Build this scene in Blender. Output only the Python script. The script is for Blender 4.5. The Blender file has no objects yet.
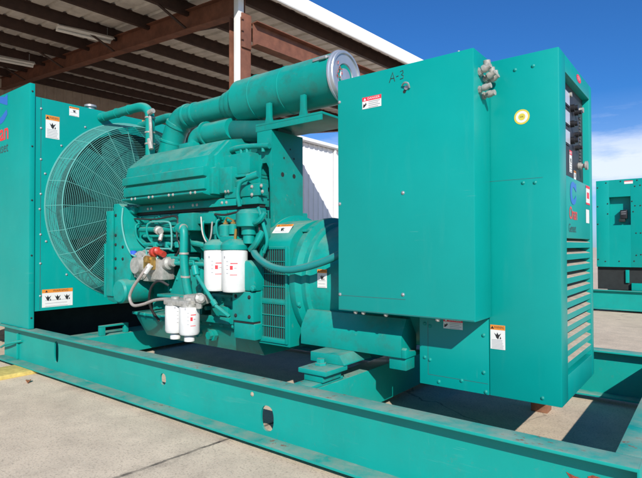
import bpy, bmesh, math, random
from mathutils import Vector, Matrix
random.seed(7)
C = bpy.context.scene
COL = C.collection
PI = math.pi
R = math.radians
WPOS = {}

# ---------------------------------------------------------------- materials
def new_mat(name):
    m = bpy.data.materials.new(name); m.use_nodes = True
    nt = m.node_tree
    b = nt.nodes['Principled BSDF']
    return m, nt, b
def N(nt, kind, **kw):
    n = nt.nodes.new(kind)
    for k, v in kw.items():
        if k in n.inputs: n.inputs[k].default_value = v
        else: setattr(n, k, v)
    return n
def mixc(nt, fac, a, b):
    m = nt.nodes.new('ShaderNodeMix'); m.data_type = 'RGBA'
    for sock, val in ((m.inputs[0], fac), (m.inputs[6], a), (m.inputs[7], b)):
        if hasattr(val, 'links'): nt.links.new(val, sock)
        elif isinstance(val, (int, float)): sock.default_value = val
        else: sock.default_value = (*val[:3], 1)
    return m.outputs[2]
def mathn(nt, op, a, b=None, clamp=False):
    m = nt.nodes.new('ShaderNodeMath'); m.operation = op; m.use_clamp = clamp
    for sock, val in ((m.inputs[0], a), (m.inputs[1], b)):
        if val is None: continue
        if hasattr(val, 'links'): nt.links.new(val, sock)
        else: sock.default_value = val
    return m.outputs[0]
def noise(nt, scale, detail=4, rough=.55, vec=None, stretch=None):
    n = N(nt, 'ShaderNodeTexNoise', Scale=scale, Detail=detail, Roughness=rough)
    if vec is None:
        g = nt.nodes.new('ShaderNodeNewGeometry'); vec = g.outputs['Position']
    if stretch:
        mp = nt.nodes.new('ShaderNodeMapping'); mp.inputs['Scale'].default_value = stretch
        nt.links.new(vec, mp.inputs['Vector']); vec = mp.outputs['Vector']
    nt.links.new(vec, n.inputs['Vector'])
    return n.outputs['Fac']
def ramp(nt, fac, lo, hi):
    m = nt.nodes.new('ShaderNodeMapRange'); m.clamp = True
    nt.links.new(fac, m.inputs[0]); m.inputs[1].default_value = lo; m.inputs[2].default_value = hi
    return m.outputs[0]
def bump(nt, b, height, strength=.3, dist=.01):
    bn = nt.nodes.new('ShaderNodeBump'); bn.inputs['Strength'].default_value = strength
    bn.inputs['Distance'].default_value = dist
    nt.links.new(height, bn.inputs['Height']); nt.links.new(bn.outputs['Normal'], b.inputs['Normal'])

TEAL = (0.0005, 0.278, 0.243)
def paint(name, base, rough=.38, dust=.0, wear=0., var=.08, wave=.15, dustcol=(.46, .37, .27), grime=0., cast=.012):
    m, nt, b = new_mat(name)
    g = nt.nodes.new('ShaderNodeNewGeometry')
    n1 = noise(nt, 1.7, 5, .6)
    dark = tuple(c * (1 - var) for c in base); lite = tuple(min(1, c * (1 + var)) for c in base)
    col = mixc(nt, ramp(nt, n1, .3, .7), dark, lite)
    # thin streaks of dried water and dust on the flat faces
    st = noise(nt, 14, 4, .65, stretch=(1, 1, .12))
    col = mixc(nt, mathn(nt, 'MULTIPLY', ramp(nt, st, .58, .8), .05), col, (.20, .38, .33))
    for strx, lo, amt in (((.35, .35, 9.), .685, .30), ((7., 7., .30), .70, .22)):
        sk = ramp(nt, noise(nt, 16, 3, .55, stretch=strx), lo, lo + .03)
        gate = ramp(nt, noise(nt, 1.9, 3, .5), .54, .62)
        col = mixc(nt, mathn(nt, 'MULTIPLY', mathn(nt, 'MULTIPLY', sk, gate), amt), col, (.16, .36, .32))
    if grime:
        gn = mathn(nt, 'MULTIPLY', ramp(nt, noise(nt, 7, 8, .72), .50, .70), grime)
        col = mixc(nt, gn, col, (.035, .10, .08))
        gn2 = mathn(nt, 'MULTIPLY', ramp(nt, noise(nt, 23, 5, .7), .62, .74), grime * .6)
        col = mixc(nt, gn2, col, (.22, .21, .16))
    rsock = rough
    sep = nt.nodes.new('ShaderNodeSeparateXYZ'); nt.links.new(g.outputs['Normal'], sep.inputs[0])
    dm = None
    if dust:
        up = ramp(nt, sep.outputs['Z'], .45, .95)
        dn = ramp(nt, noise(nt, 6, 7, .68), .34, .66)
        dm = mathn(nt, 'MULTIPLY', mathn(nt, 'MULTIPLY', up, dn), dust, True)
        col = mixc(nt, dm, col, dustcol)
    if wear:
        w = ramp(nt, noise(nt, 30, 8, .72), .575, .62)
        w2 = ramp(nt, noise(nt, 3.1, 3, .5), .48, .60)
        up2 = mathn(nt, 'ADD', mathn(nt, 'MULTIPLY', ramp(nt, sep.outputs['Z'], .3, .9), .9), .10)
        wm = mathn(nt, 'MULTIPLY', mathn(nt, 'MULTIPLY', mathn(nt, 'MULTIPLY', w, w2), up2), wear, True)
        col = mixc(nt, wm, col, (.20, .10, .07))
        sc = ramp(nt, noise(nt, 40, 4, .6, stretch=(.10, .6, 1)), .62, .70)
        col = mixc(nt, mathn(nt, 'MULTIPLY', mathn(nt, 'MULTIPLY', sc, up2), .45 * wear), col, (.33, .38, .34))
    b.inputs['Specular IOR Level'].default_value = .32
    nt.links.new(col, b.inputs['Base Color'])
    rn = mathn(nt, 'ADD', mathn(nt, 'MULTIPLY', noise(nt, 3.3, 4, .6), .22), rough - .10)
    if dm is not None: rn = mathn(nt, 'ADD', rn, mathn(nt, 'MULTIPLY', dm, .45), True)
    nt.links.new(rn, b.inputs['Roughness'])
    if wave:
        h = mathn(nt, 'ADD', mathn(nt, 'MULTIPLY', noise(nt, 2.2, 2, .4), 1.0), mathn(nt, 'MULTIPLY', noise(nt, 260 if cast < .02 else 110, 4, .6), cast))
        bump(nt, b, h, wave, .03)
    return m
def plain(name, col, rough=.5, metal=0., var=.0, scale=12, bumpv=0., spec=.5):
    m, nt, b = new_mat(name)
    b.inputs['Roughness'].default_value = rough; b.inputs['Metallic'].default_value = metal
    b.inputs['Specular IOR Level'].default_value = spec
    if var:
        n = noise(nt, scale, 6, .65)
        c = mixc(nt, ramp(nt, n, .3, .7), tuple(x * (1 - var) for x in col), tuple(min(1, x * (1 + var)) for x in col))
        nt.links.new(c, b.inputs['Base Color'])
        if bumpv: bump(nt, b, n, bumpv, .01)
    else:
        b.inputs['Base Color'].default_value = (*col, 1)
    return m
M = {}
M['panel'] = paint('teal_panel_paint', TEAL, .34, wave=.22, var=.06)
M['teal'] = paint('teal_machine_paint', (.0005, .255, .215), .42, dust=.40, wave=.12, grime=.50, var=.16, cast=.035)
M['rail'] = paint('teal_skid_paint', (.002, .285, .243), .46, dust=.62, wear=1., wave=.2, var=.10, dustcol=(.36, .30, .24), grime=.10)
M['dusty'] = plain('dust_coated_slat', (.40, .33, .25), .8, 0, .25, 20)
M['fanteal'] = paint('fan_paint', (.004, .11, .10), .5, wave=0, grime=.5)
M['wire'] = paint('guard_wire_paint', (.11, .36, .32), .45, wave=0)
M['logo_bg'] = M['panel']
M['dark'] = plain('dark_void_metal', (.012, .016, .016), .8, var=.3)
M['core'] = plain('radiator_core', (.010, .020, .020), .7, var=.4, scale=60)
M['black'] = plain('black_plastic', (.015, .015, .017), .42, var=.2)
M['panelblack'] = plain('control_panel_black', (.022, .024, .030), .5, var=.25)
M['grey'] = plain('grey_plastic', (.07, .07, .07), .5)
M['steel'] = plain('galvanised_steel', (.40, .41, .41), .42, .6, .18, 25)
M['zinc'] = plain('zinc_fitting', (.38, .36, .32), .55, .3, .25, 60)
M['cap'] = plain('spun_steel_cap', (.50, .53, .57), .38, .65, .12, 8)
M['alu'] = plain('cast_aluminium', (.42, .41, .37), .5, .4, .25, 30, .3)
M['brass'] = plain('brass_fitting', (.45, .28, .08), .4, .7, .2, 30)
M['red'] = plain('red_plastic', (.42, .035, .02), .4)
M['blue'] = plain('blue_plastic', (.03, .10, .55), .4)
M['white'] = plain('white_filter_paint', (.68, .68, .65), .35, var=.08, scale=18)
M['braid'] = plain('braided_steel_hose', (.45, .39, .35), .5, .4, .3, 180)
M['rubber'] = plain('black_rubber', (.02, .02, .02), .6)
M['cable'] = paint('painted_cable_sheath', (.010, .20, .19), .5, wave=0, dust=.25)
M['lab_white'] = plain('label_white', (.70, .69, .65), .5, var=.03, scale=30)
M['lab_orange'] = plain('label_orange', (.70, .24, .03), .5)
M['lab_red'] = plain('label_red', (.72, .03, .06), .5)
M['ink'] = plain('black_ink', (.02, .02, .02), .5)
M['greyink'] = plain('grey_ink', (.33, .33, .34), .6)
M['emblem_blue'] = plain('emblem_blue', (.03, .15, .50), .4)
M['emblem_red'] = plain('emblem_red', (.80, .04, .05), .4)
M['emblem_dark'] = plain('emblem_dark', (.05, .08, .09), .4)
M['yellow'] = plain('sticker_yellow', (.62, .50, .06), .5, var=.1)
M['glass'] = plain('meter_face', (.46, .48, .52), .25)
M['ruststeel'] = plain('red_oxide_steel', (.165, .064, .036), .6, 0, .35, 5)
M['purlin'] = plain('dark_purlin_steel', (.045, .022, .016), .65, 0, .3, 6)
M['roofmetal'] = plain('roof_sheet_underside', (.62, .58, .53), .5, .1, .22, 3)
M['shedwall'] = plain('shed_wall_sheet', (.40, .33, .27), .6, 0, .15, 3)
M['whitemetal'] = plain('white_wall_sheet', (.80, .80, .80), .5, 0, .04, 1.5)
M['trim'] = plain('white_trim', (.80, .79, .76), .45, 0, .05, 4)
M['kerb'] = plain('yellow_kerb_paint', (.60, .45, .13), .75, 0, .3, 14, .4)
M['wood'] = plain('weathered_wood', (.22, .10, .055), .8, 0, .35, 20, .4)
M['leaf'] = plain('dry_leaf', (.28, .10, .04), .7, 0, .3, 60)
M['rustchip'] = plain('bare_rust', (.25, .055, .025), .8, 0, .5, 60, .4)
M['lightwhite'] = plain('fixture_enamel', (.78, .76, .72), .4)
def concrete():
    m, nt, b = new_mat('concrete_slab')
    g = nt.nodes.new('ShaderNodeNewGeometry')
    n1 = noise(nt, .35, 6, .6); n2 = noise(nt, 7, 7, .65); n3 = noise(nt, 90, 4, .7)
    c = mixc(nt, ramp(nt, n1, .3, .7), (.59, .470, .345), (.70, .570, .43))
    c = mixc(nt, mathn(nt, 'MULTIPLY', ramp(nt, n2, .38, .70), .38), c, (.33, .27, .21))
    c = mixc(nt, mathn(nt, 'MULTIPLY', ramp(nt, n3, .52, .68), .65), c, (.22, .175, .135))
    n5 = noise(nt, 160, 3, .6)
    c = mixc(nt, mathn(nt, 'MULTIPLY', ramp(nt, n5, .60, .70), .5), c, (.62, .55, .46))
    n6 = noise(nt, 1.6, 8, .72)
    c = mixc(nt, mathn(nt, 'MULTIPLY', ramp(nt, n6, .56, .74), .35), c, (.25, .20, .16))
    n7 = noise(nt, 38, 6, .75)
    c = mixc(nt, mathn(nt, 'MULTIPLY', ramp(nt, n7, .60, .70), .55), c, (.17, .135, .105))
    n8 = noise(nt, .9, 5, .6)
    c = mixc(nt, mathn(nt, 'MULTIPLY', ramp(nt, n8, .55, .70), .30), c, (.34, .265, .20))
    vo = nt.nodes.new('ShaderNodeTexVoronoi'); vo.feature = 'DISTANCE_TO_EDGE'; vo.inputs['Scale'].default_value = .42
    wv = nt.nodes.new('ShaderNodeVectorMath'); wv.operation = 'ADD'
    wn = nt.nodes.new('ShaderNodeTexNoise'); wn.inputs['Scale'].default_value = 2.5; wn.inputs['Detail'].default_value = 6
    nt.links.new(g.outputs['Position'], wn.inputs['Vector']); ws = nt.nodes.new('ShaderNodeVectorMath'); ws.operation = 'SCALE'; ws.inputs['Scale'].default_value = .5
    nt.links.new(wn.outputs['Color'], ws.inputs[0]); nt.links.new(g.outputs['Position'], wv.inputs[0]); nt.links.new(ws.outputs[0], wv.inputs[1]); nt.links.new(wv.outputs[0], vo.inputs['Vector'])
    crk = mathn(nt, 'MULTIPLY', ramp(nt, vo.outputs['Distance'], .004, .0015), ramp(nt, noise(nt, .8, 3, .5), .50, .60))
    c = mixc(nt, mathn(nt, 'MULTIPLY', crk, .6), c, (.15, .12, .09))
    n9 = noise(nt, 2.3, 4, .5)
    c = mixc(nt, mathn(nt, 'MULTIPLY', ramp(nt, n9, .66, .74), .35), c, (.22, .18, .14))
    # saw-cut joints of the slab, rotated with the yard
    mp = nt.nodes.new('ShaderNodeMapping'); mp.inputs['Rotation'].default_value = (0, 0, R(4.3))
    nt.links.new(g.outputs['Position'], mp.inputs['Vector'])
    sp = nt.nodes.new('ShaderNodeSeparateXYZ'); nt.links.new(mp.outputs['Vector'], sp.inputs[0])
    wob = mathn(nt, 'MULTIPLY', mathn(nt, 'SUBTRACT', noise(nt, 9, 4, .7), .5), .035)
    def joint(s, off, per):
        a = mathn(nt, 'ADD', mathn(nt, 'ADD', s, off), wob)
        f = mathn(nt, 'PINGPONG', a, per / 2)
        return mathn(nt, 'LESS_THAN', f, .010), ramp(nt, f, .07, .01)
    # point (-2.10,1.70) lies on a joint running along the yard's length
    ang = R(4.3); px = -2.10 * math.cos(ang) - 1.70 * math.sin(ang)
    j1, h1 = joint(sp.outputs['X'], -px, 4.6)
    j2, h2 = joint(sp.outputs['Y'], 2.0, 6.4)
    halo = mathn(nt, 'MULTIPLY', mathn(nt, 'MAXIMUM', h1, h2), ramp(nt, n2, .45, .62))
    c = mixc(nt, mathn(nt, 'MULTIPLY', halo, .5), c, (.19, .15, .12))
    brk = ramp(nt, noise(nt, 5, 4, .6), .36, .56)
    jj = mathn(nt, 'MULTIPLY', mathn(nt, 'MAXIMUM', j1, j2), mathn(nt, 'ADD', mathn(nt, 'MULTIPLY', brk, .7), .3))
    c = mixc(nt, jj, c, (.07, .06, .05))
    nt.links.new(c, b.inputs['Base Color']); b.inputs['Roughness'].default_value = .85
    b.inputs['Specular IOR Level'].default_value = .25
    h = mathn(nt, 'ADD', mathn(nt, 'MULTIPLY', n3, .5), mathn(nt, 'SUBTRACT', n2, mathn(nt, 'MULTIPLY', jj, 2.0)))
    bump(nt, b, h, .45, .006)
    return m
M['concrete'] = concrete()

# ---------------------------------------------------------------- mesh builder
FY = lambda x, y, z: Matrix(((1, 0, 0, x), (0, 0, -1, y), (0, 1, 0, z), (0, 0, 0, 1)))   # u=+x v=+z n=-y
FX = lambda x, y, z: Matrix(((0, 0, 1, x), (1, 0, 0, y), (0, 1, 0, z), (0, 0, 0, 1)))    # u=+y v=+z n=+x
FZ = lambda x, y, z: Matrix.Translation((x, y, z))
def axis_matrix(p, d, up=(0, 0, 1)):
    d = Vector(d).normalized(); up = Vector(up)
    if abs(d.dot(up)) > .98: up = Vector((0, 1, 0))
    x = up.cross(d).normalized(); y = d.cross(x)
    m = Matrix((x, y, d)).transposed().to_4x4(); m.translation = Vector(p)
    return m
class MB:
    def __init__(s, *mats):
        s.bm = bmesh.new(); s.mats = list(mats); s.mi = 0
    def use(s, key):
        if key not in s.mats: s.mats.append(key)
        s.mi = s.mats.index(key); return s
    def _fin(s, faces):
        for f in faces: f.material_index = s.mi
    def box(s, x0, x1, y0, y1, z0, z1, bev=.004, mat=None):
        bm = s.bm; q = [bm.verts.new((x, y, z)) for z in (z0, z1) for y in (y0, y1) for x in (x0, x1)]
        if mat is not None:
            for v in q: v.co = mat @ v.co
        fs = [bm.faces.new([q[i] for i in f]) for f in ((0, 2, 3, 1), (4, 5, 7, 6), (0, 1, 5, 4), (2, 6, 7, 3), (0, 4, 6, 2), (1, 3, 7, 5))]
        s._fin(fs)
        if bev:
            bev = min(bev, .45 * min(abs(x1 - x0), abs(y1 - y0), abs(z1 - z0)))
            es = list({e for f in fs for e in f.edges})
            r = bmesh.ops.bevel(bm, geom=es, offset=bev, segments=2, profile=.6, affect='EDGES')
            s._fin(r['faces'])
        return s
    def prism(s, pts, lo, hi, axis='x', bev=0., mat=None):
        """polygon pts extruded along axis; pts are (y,z) for x, (x,z) for y, (x,y) for z; or (u,v) with mat"""
        bm = s.bm
        def P(p, t):
            if axis == 'x': v = Vector((t, p[0], p[1]))
            elif axis == 'y': v = Vector((p[0], t, p[1]))
            else: v = Vector((p[0], p[1], t))
            return mat @ v if mat is not None else v
        a = [bm.verts.new(P(p, lo)) for p in pts]; b = [bm.verts.new(P(p, hi)) for p in pts]
        n = len(pts); fs = [bm.faces.new(a), bm.faces.new(b[::-1])]
        for i in range(n): fs.append(bm.faces.new((a[i], b[i], b[(i + 1) % n], a[(i + 1) % n])))
        bmesh.ops.recalc_face_normals(bm, faces=fs); bm.normal_update()
        s._fin(fs)
        if bev:
            es = [e for e in {e for f in fs for e in f.edges} if len(e.link_faces) == 2 and e.calc_face_angle(0) > .35]
            r = bmesh.ops.bevel(bm, geom=es, offset=bev, segments=2, profile=.6, affect='EDGES'); s._fin(r['faces'])
        return s
    def lathe(s, p, d, prof, n=32, cap=True, squash=None):
        """prof = [(radius, distance along d)]"""
        bm = s.bm; m = axis_matrix(p, d); rings = []
        for r, t in prof:
            rings.append([bm.verts.new(m @ Vector((r * math.cos(2 * PI * i / n), r * math.sin(2 * PI * i / n), t))) for i in range(n)])
        fs = []
        for a, b in zip(rings, rings[1:]):
            for i in range(n): fs.append(bm.faces.new((a[i], a[(i + 1) % n], b[(i + 1) % n], b[i])))
        if cap:
            fs.append(bm.faces.new(rings[0][::-1])); fs.append(bm.faces.new(rings[-1]))
        s._fin(fs); return s
    def cyl(s, p, q, r, n=20, bev=.0, r2=None):
        p = Vector(p); q = Vector(q); L = (q - p).length; r2 = r if r2 is None else r2
        if bev: return s.lathe(p, q - p, [(r - bev, 0), (r, bev), (r2, L - bev), (r2 - bev, L)], n)
        return s.lathe(p, q - p, [(r, 0), (r2, L)], n)
    def tube(s, pts, r, n=10, sub=8, smooth=True, closed=False):
        pts = [Vector(p) for p in pts]
        if smooth and len(pts) > 2:
            out = []; m = len(pts)
            for i in range(m if closed else m - 1):
                p0 = pts[(i - 1) % m] if closed or i > 0 else pts[0] * 2 - pts[1]
                p1 = pts[i]; p2 = pts[(i + 1) % m]
                p3 = pts[(i + 2) % m] if closed or i + 2 < m else pts[-1] * 2 - pts[-2]
                for k in range(sub):
                    t = k / sub
                    out.append(.5 * ((2 * p1) + (p2 - p0) * t + (2 * p0 - 5 * p1 + 4 * p2 - p3) * t * t + (3 * p1 - p0 - 3 * p2 + p3) * t ** 3))
            if not closed: out.append(pts[-1])
            pts = out
        bm = s.bm; rings = []; m = len(pts)
        t0 = (pts[1] - pts[0]).normalized()
        nrm = t0.orthogonal().normalized()
        for i, p in enumerate(pts):
            if closed: t = (pts[(i + 1) % m] - pts[(i - 1) % m]).normalized()
            else: t = (pts[min(i + 1, m - 1)] - pts[max(i - 1, 0)]).normalized()
            nrm = (nrm - t * nrm.dot(t)).normalized(); bi = t.cross(nrm)
            rr = r[i] if isinstance(r, (list, tuple)) else r
            rings.append([bm.verts.new(p + rr * (nrm * math.cos(2 * PI * k / n) + bi * math.sin(2 * PI * k / n))) for k in range(n)])
        fs = []
        pairs = list(zip(rings, rings[1:])) + ([(rings[-1], rings[0])] if closed else [])
        for a, b in pairs:
            for k in range(n): fs.append(bm.faces.new((a[k], a[(k + 1) % n], b[(k + 1) % n], b[k])))
        if not closed:
            fs.append(bm.faces.new(rings[0][::-1])); fs.append(bm.faces.new(rings[-1]))
        s._fin(fs); return s
    def poly(s, mat, pts, n=0.):
        """flat polygon in the frame mat at height n above it"""
        f = s.bm.faces.new([s.bm.verts.new(mat @ Vector((u, v, n))) for u, v in pts]); s._fin([f]); return s
    def rect(s, mat, u0, u1, v0, v1, n=0.): return s.poly(mat, [(u0, v0), (u1, v0), (u1, v1), (u0, v1)], n)
    def disc(s, mat, u, v, r, n=0., k=24, r2=None):
        r2 = r if r2 is None else r2
        return s.poly(mat, [(u + r * math.cos(2 * PI * i / k), v + r2 * math.sin(2 * PI * i / k)) for i in range(k)], n)
    def plate(s, mat, u0, u1, v0, v1, thk, holes, n=40):
        """sheet in frame mat (n from -thk to 0) with through holes; holes = (ua, ub, cu, cv, ru, rv, power)"""
        bm = s.bm; fs = []
        def V(u, v, w): return bm.verts.new(mat @ Vector((u, v, w)))
        def quad(ua, ub):
            if ub - ua < 1e-5: return
            for w, flip in ((0, False), (-thk, True)):
                q = [V(ua, v0, w), V(ub, v0, w), V(ub, v1, w), V(ua, v1, w)]
                fs.append(bm.faces.new(q[::-1] if flip else q))
            for a, b in (((ua, v0), (ub, v0)), ((ub, v1), (ua, v1))):
                fs.append(bm.faces.new((V(*b, 0), V(*a, 0), V(*a, -thk), V(*b, -thk))))
        cur = u0
        for ua, ub, cu, cv, ru, rv, pw in sorted(holes):
            quad(cur, ua); cur = ub
            ang = [2 * PI * i / n for i in range(n)] + [math.atan2(y - cv, x - cu) % (2 * PI) for x in (ua, ub) for y in (v0, v1)]
            ang = sorted(set(round(a, 6) for a in ang)); inn = []; out = []
            for a in ang:
                c, q = math.cos(a), math.sin(a)
                inn.append((cu + ru * math.copysign(abs(c) ** (2 / pw), c), cv + rv * math.copysign(abs(q) ** (2 / pw), q)))
                ts = []
                if c > 1e-9: ts.append((ub - cu) / c)
                if c < -1e-9: ts.append((ua - cu) / c)
                if q > 1e-9: ts.append((v1 - cv) / q)
                if q < -1e-9: ts.append((v0 - cv) / q)
                t = min(ts); out.append((cu + t * c, cv + t * q))
            k = len(ang)
            for w, flip in ((0, False), (-thk, True)):
                A = [V(*p, w) for p in inn]; B = [V(*p, w) for p in out]
                for i in range(k):
                    j = (i + 1) % k; q = (A[i], B[i], B[j], A[j])
                    fs.append(bm.faces.new(q if not flip else q[::-1]))
            A = [V(*p, 0) for p in inn]; B = [V(*p, -thk) for p in inn]
            for i in range(k):
                j = (i + 1) % k; fs.append(bm.faces.new((A[i], A[j], B[j], B[i])))
            for a, b in (((ua, v0), (ub, v0)), ((ub, v1), (ua, v1))):
                fs.append(bm.faces.new((V(*b, 0), V(*a, 0), V(*a, -thk), V(*b, -thk))))
        quad(cur, u1)
        for uu, sgn in ((u0, 1), (u1, -1)):
            q = [V(uu, v0, 0), V(uu, v1, 0), V(uu, v1, -thk), V(uu, v0, -thk)]
            fs.append(bm.faces.new(q if sgn > 0 else q[::-1]))
        s._fin(fs)
        return s
    def text(s, mat, body, size, u=0., v=0., n=.002, bold=0., shear=0., sx=1., align='CENTER'):
        cu = bpy.data.curves.new('t', 'FONT'); cu.body = body; cu.size = size; cu.align_x = align; cu.align_y = 'CENTER'
        cu.shear = shear; cu.offset = bold; cu.resolution_u = 3
        o = bpy.data.objects.new('t', cu); COL.objects.link(o)
        dg = bpy.context.evaluated_depsgraph_get(); me = bpy.data.meshes.new_from_object(o.evaluated_get(dg))
        vs = [s.bm.verts.new(mat @ Vector((p.co.x * sx + u, p.co.y + v, n))) for p in me.vertices]
        fs = []
        for p in me.polygons:
            try: fs.append(s.bm.faces.new([vs[i] for i in p.vertices]))
            except ValueError: pass
        s._fin(fs)
        bpy.data.objects.remove(o); bpy.data.curves.remove(cu); bpy.data.meshes.remove(me)
        return s
    def build(s, name, parent=None, mat=None, sharp=.55, origin=None):
        bm = s.bm
        if mat and mat not in s.mats: s.mats.append(mat)
        bm.normal_update()
        for e in bm.edges:
            if len(e.link_faces) == 2 and e.calc_face_angle(0) > sharp: e.smooth = False
        for f in bm.faces: f.smooth = True
        co = [v.co for v in bm.verts]
        c = Vector([(min(p[i] for p in co) + max(p[i] for p in co)) / 2 for i in range(3)]) if origin is None else Vector(origin)
        for v in bm.verts: v.co -= c
        me = bpy.data.meshes.new(name); bm.to_mesh(me); bm.free()
        for k in s.mats: me.materials.append(M[k])
        o = bpy.data.objects.new(name, me); COL.objects.link(o)
        WPOS[o.name] = c
        if parent is not None:
            o.parent = parent; o.location = c - WPOS[parent.name]
        else: o.location = c
        return o
def thing(name, loc, label, cat, group=None):
    o = bpy.data.objects.new(name, None); COL.objects.link(o); o.location = loc; WPOS[o.name] = Vector(loc)
    o.empty_display_size = .2
    tag(o, label, cat, group); return o
def tag(o, label, cat, group=None):
    o['label'] = label; o['category'] = cat
    if group: o['group'] = group
    return o
def copy_part(o, pos, parent):
    c = o.copy(); COL.objects.link(c); c.parent = parent; c.location = Vector(pos) - WPOS[parent.name]; WPOS[c.name] = Vector(pos)
    return c
def many(name, proto, spots, parent, mat):
    """proto builds the shape round the origin; each spot gets an object of its own sharing the mesh"""
    first = None
    for p in spots:
        if first is None:
            mb = MB(mat); proto(mb); first = mb.build(name, None, origin=(0, 0, 0))
            first.parent = parent; first.location = Vector(p) - WPOS[parent.name]; WPOS[first.name] = Vector(p)
        else: copy_part(first, p, parent)
    return first
screw_y = lambda r: (lambda mb: mb.lathe((0, .001, 0), (0, -1, 0), [(r * 1.35, 0), (r * 1.35, .002), (r, .003), (r * .92, r * .7), (r * .5, r * .95)], 12))
screw_x = lambda r: (lambda mb: mb.lathe((-.001, 0, 0), (1, 0, 0), [(r * 1.35, 0), (r * 1.35, .002), (r, .003), (r * .92, r * .7), (r * .5, r * .95)], 12))

# ---------------------------------------------------------------- stickers
def sticker(name, fr, w, h, head, headcol, parent, pict='hand', lines=5, label=None, wide=False):
    mb = MB('lab_white'); mb.rect(fr, -w / 2, w / 2, -h / 2, h / 2, .0012)
    hh = h * (.20 if not wide else .34)
    mb.use(headcol).rect(fr, -w / 2, w / 2, h / 2 - hh, h / 2, .0018)
    inkc = 'ink' if headcol == 'lab_orange' else 'lab_white'
    mb.use(inkc); t = hh * .62; x = -w * .36
    mb.poly(fr, [(x - t * .6, h / 2 - hh * .82), (x + t * .6, h / 2 - hh * .82), (x, h / 2 - hh * .2)], .0022)
    mb.text(fr, head, hh * .78, w * .10, h / 2 - hh * .5, .0022, sx=min(1.15, w * .62 / (hh * .78 * .62 * len(head))))
    body = h - hh
    if wide:
        mb.use('ink'); cx, cy, r = -w * .36, -hh * .5, body * .30
        mb.poly(fr, [(cx - r, cy - r), (cx - r * .2, cy - r * .9), (cx + r * .9, cy + r * .2), (cx + r * .5, cy + r), (cx, cy + r * .2), (cx - r * .7, cy + r * .5)], .0022)
        mb.use('greyink')
        for i in range(lines):
            v = h / 2 - hh - body * (.16 + .72 * i / max(1, lines - 1))
            mb.rect(fr, -w * .17, w * (.44 - .1 * (i % 2)), v - body * .035, v + body * .035, .0022)
    else:
        mb.use('ink'); n = 3 if pict == 'three' else 1
        for k in range(n):
            cx = (k - (n - 1) / 2) * w * .31; cy = h / 2 - hh - body * (.30 if pict != 'three' else .36); r = min(w * .24, body * .24) if n == 1 else w * .10
            mb.poly(fr, [(cx - r, cy + r * .8), (cx - r * .35, cy + r * .25), (cx - r * .1, cy + r * .95), (cx + r * .25, cy + r * .25), (cx + r, cy + r * .75), (cx + r * .45, cy - r * .2), (cx + r * .15, cy - r), (cx - r * .35, cy - r * .6), (cx - r * .6, cy)], .0022)
            mb.poly(fr, [(cx + r * .5, cy - r * .9), (cx + r * 1.0, cy - r * .8), (cx + r * .8, cy - r * .1)], .0022)
        mb.use('greyink')
        rnd = random.Random(name + str(w))
        for i in range(lines):
            v = -h / 2 + body * (.06 + .42 * i / max(1, lines - 1))
            mb.rect(fr, -w * .40, w * (.30 + .12 * rnd.random()), v - body * .012, v + body * .012, .0022)
    o = mb.build(name, parent)
    if label: o['label'] = label
    return o
def emblem_c(mb, fr, cx, cy, w, h):
    """the blue block letter C with slanted cut ends and an open slit through it"""
    mb.use('emblem_blue')
    k = 28; o = []; inn = []
    for i in range(k + 1):
        a = R(52 + (312 - 52) * i / k); c, q = math.cos(a), math.sin(a)
        o.append((cx + w * .5 * math.copysign(abs(c) ** .85, c), cy + h * .5 * math.copysign(abs(q) ** .85, q)))
        inn.append((cx + w * .05 + w * .27 * c, cy + h * .27 * q))
    for i in range(k): mb.poly(fr, [o[i], o[i + 1], inn[i + 1], inn[i]], .0015)
    mb.poly(fr, [inn[0], o[0], (cx + w * .50, cy + h * .50), (cx + w * .50, cy + h * .08)], .0015)
    mb.poly(fr, [inn[k], (cx + w * .46, cy - h * .04), (cx + w * .50, cy - h * .22), o[k]], .0015)
    return mb

# ================================================================ GENERATOR SET
YC = 2.885
gen = thing('diesel_generator', (-2.6, YC, -.035), 'open teal diesel generator set on a long steel skid with a large caged fan', 'generator')

# ---- skid
def ibeam_x(mb, yc, x0, x1, holes):
    fr = FY(0, yc + .018, 0)
    mb.plate(fr, x0, x1, .012, .293, .012, holes)
    for z0, z1, e in ((.0, .0125, .078), (.2925, .305, .054)): mb.box(x0, x1, yc - e, yc + .052, z0, z1, .003)
    return mb
holes = [(-4.30, -4.06, -4.180, .160, .036, .085, 3.0), (-2.86, -2.66, -2.757, .167, .030, .036, 2.3), (-2.0, -1.70, -1.853, .105, .046, .066, 2.4)]
fr_rail = ibeam_x(MB('rail'), 1.914, -5.19, -.196, holes).build('skid_rail', gen)
ibeam_x(MB('rail'), 3.856, -5.19, -.196, []).build('skid_rail', gen)
mb = MB('rail')       # end beam
mb.box(-.238, -.226, 1.968, 3.80, .0128, .292, .002)
for z0, z1 in ((.0, .0125), (.2927, .3052)): mb.box(-.272, -.1965, 1.9665, 3.803, z0, z1, .003)
mb.build('end_beam', gen)
mb = MB('rail'); mb.box(-.2, -.190, 1.864, 1.9655, .001, .304, .003); mb.build('end_plate', gen)
mb = MB('rail'); mb.box(-4.68, -4.40, 1.95, 3.845, .004, .192, .006)
cm = mb.build('cross_member', gen)
mb = MB('rail')
mb.box(-4.445, -4.405, 2.425, 2.475, .193, .268, .004).box(-4.445, -4.405, 2.665, 2.705, .193, .268, .004).box(-4.445, -4.404, 2.425, 2.705, .2685, .284, .004)
mb.build('lifting_handle', cm)
mb = MB('rail'); mb.box(-1.80, -1.665, 1.95, 3.845, .02, .25, .008); mb.build('cross_member', gen)
mb = MB('rail')       # brace rod and stiffener near the skid's far end
mb.tube([(-5.19, 1.903, .085), (-5.0, 1.888, .14), (-4.80, 1.925, .18)], .010, 8)
mb.build('brace_rod', fr_rail)
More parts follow.
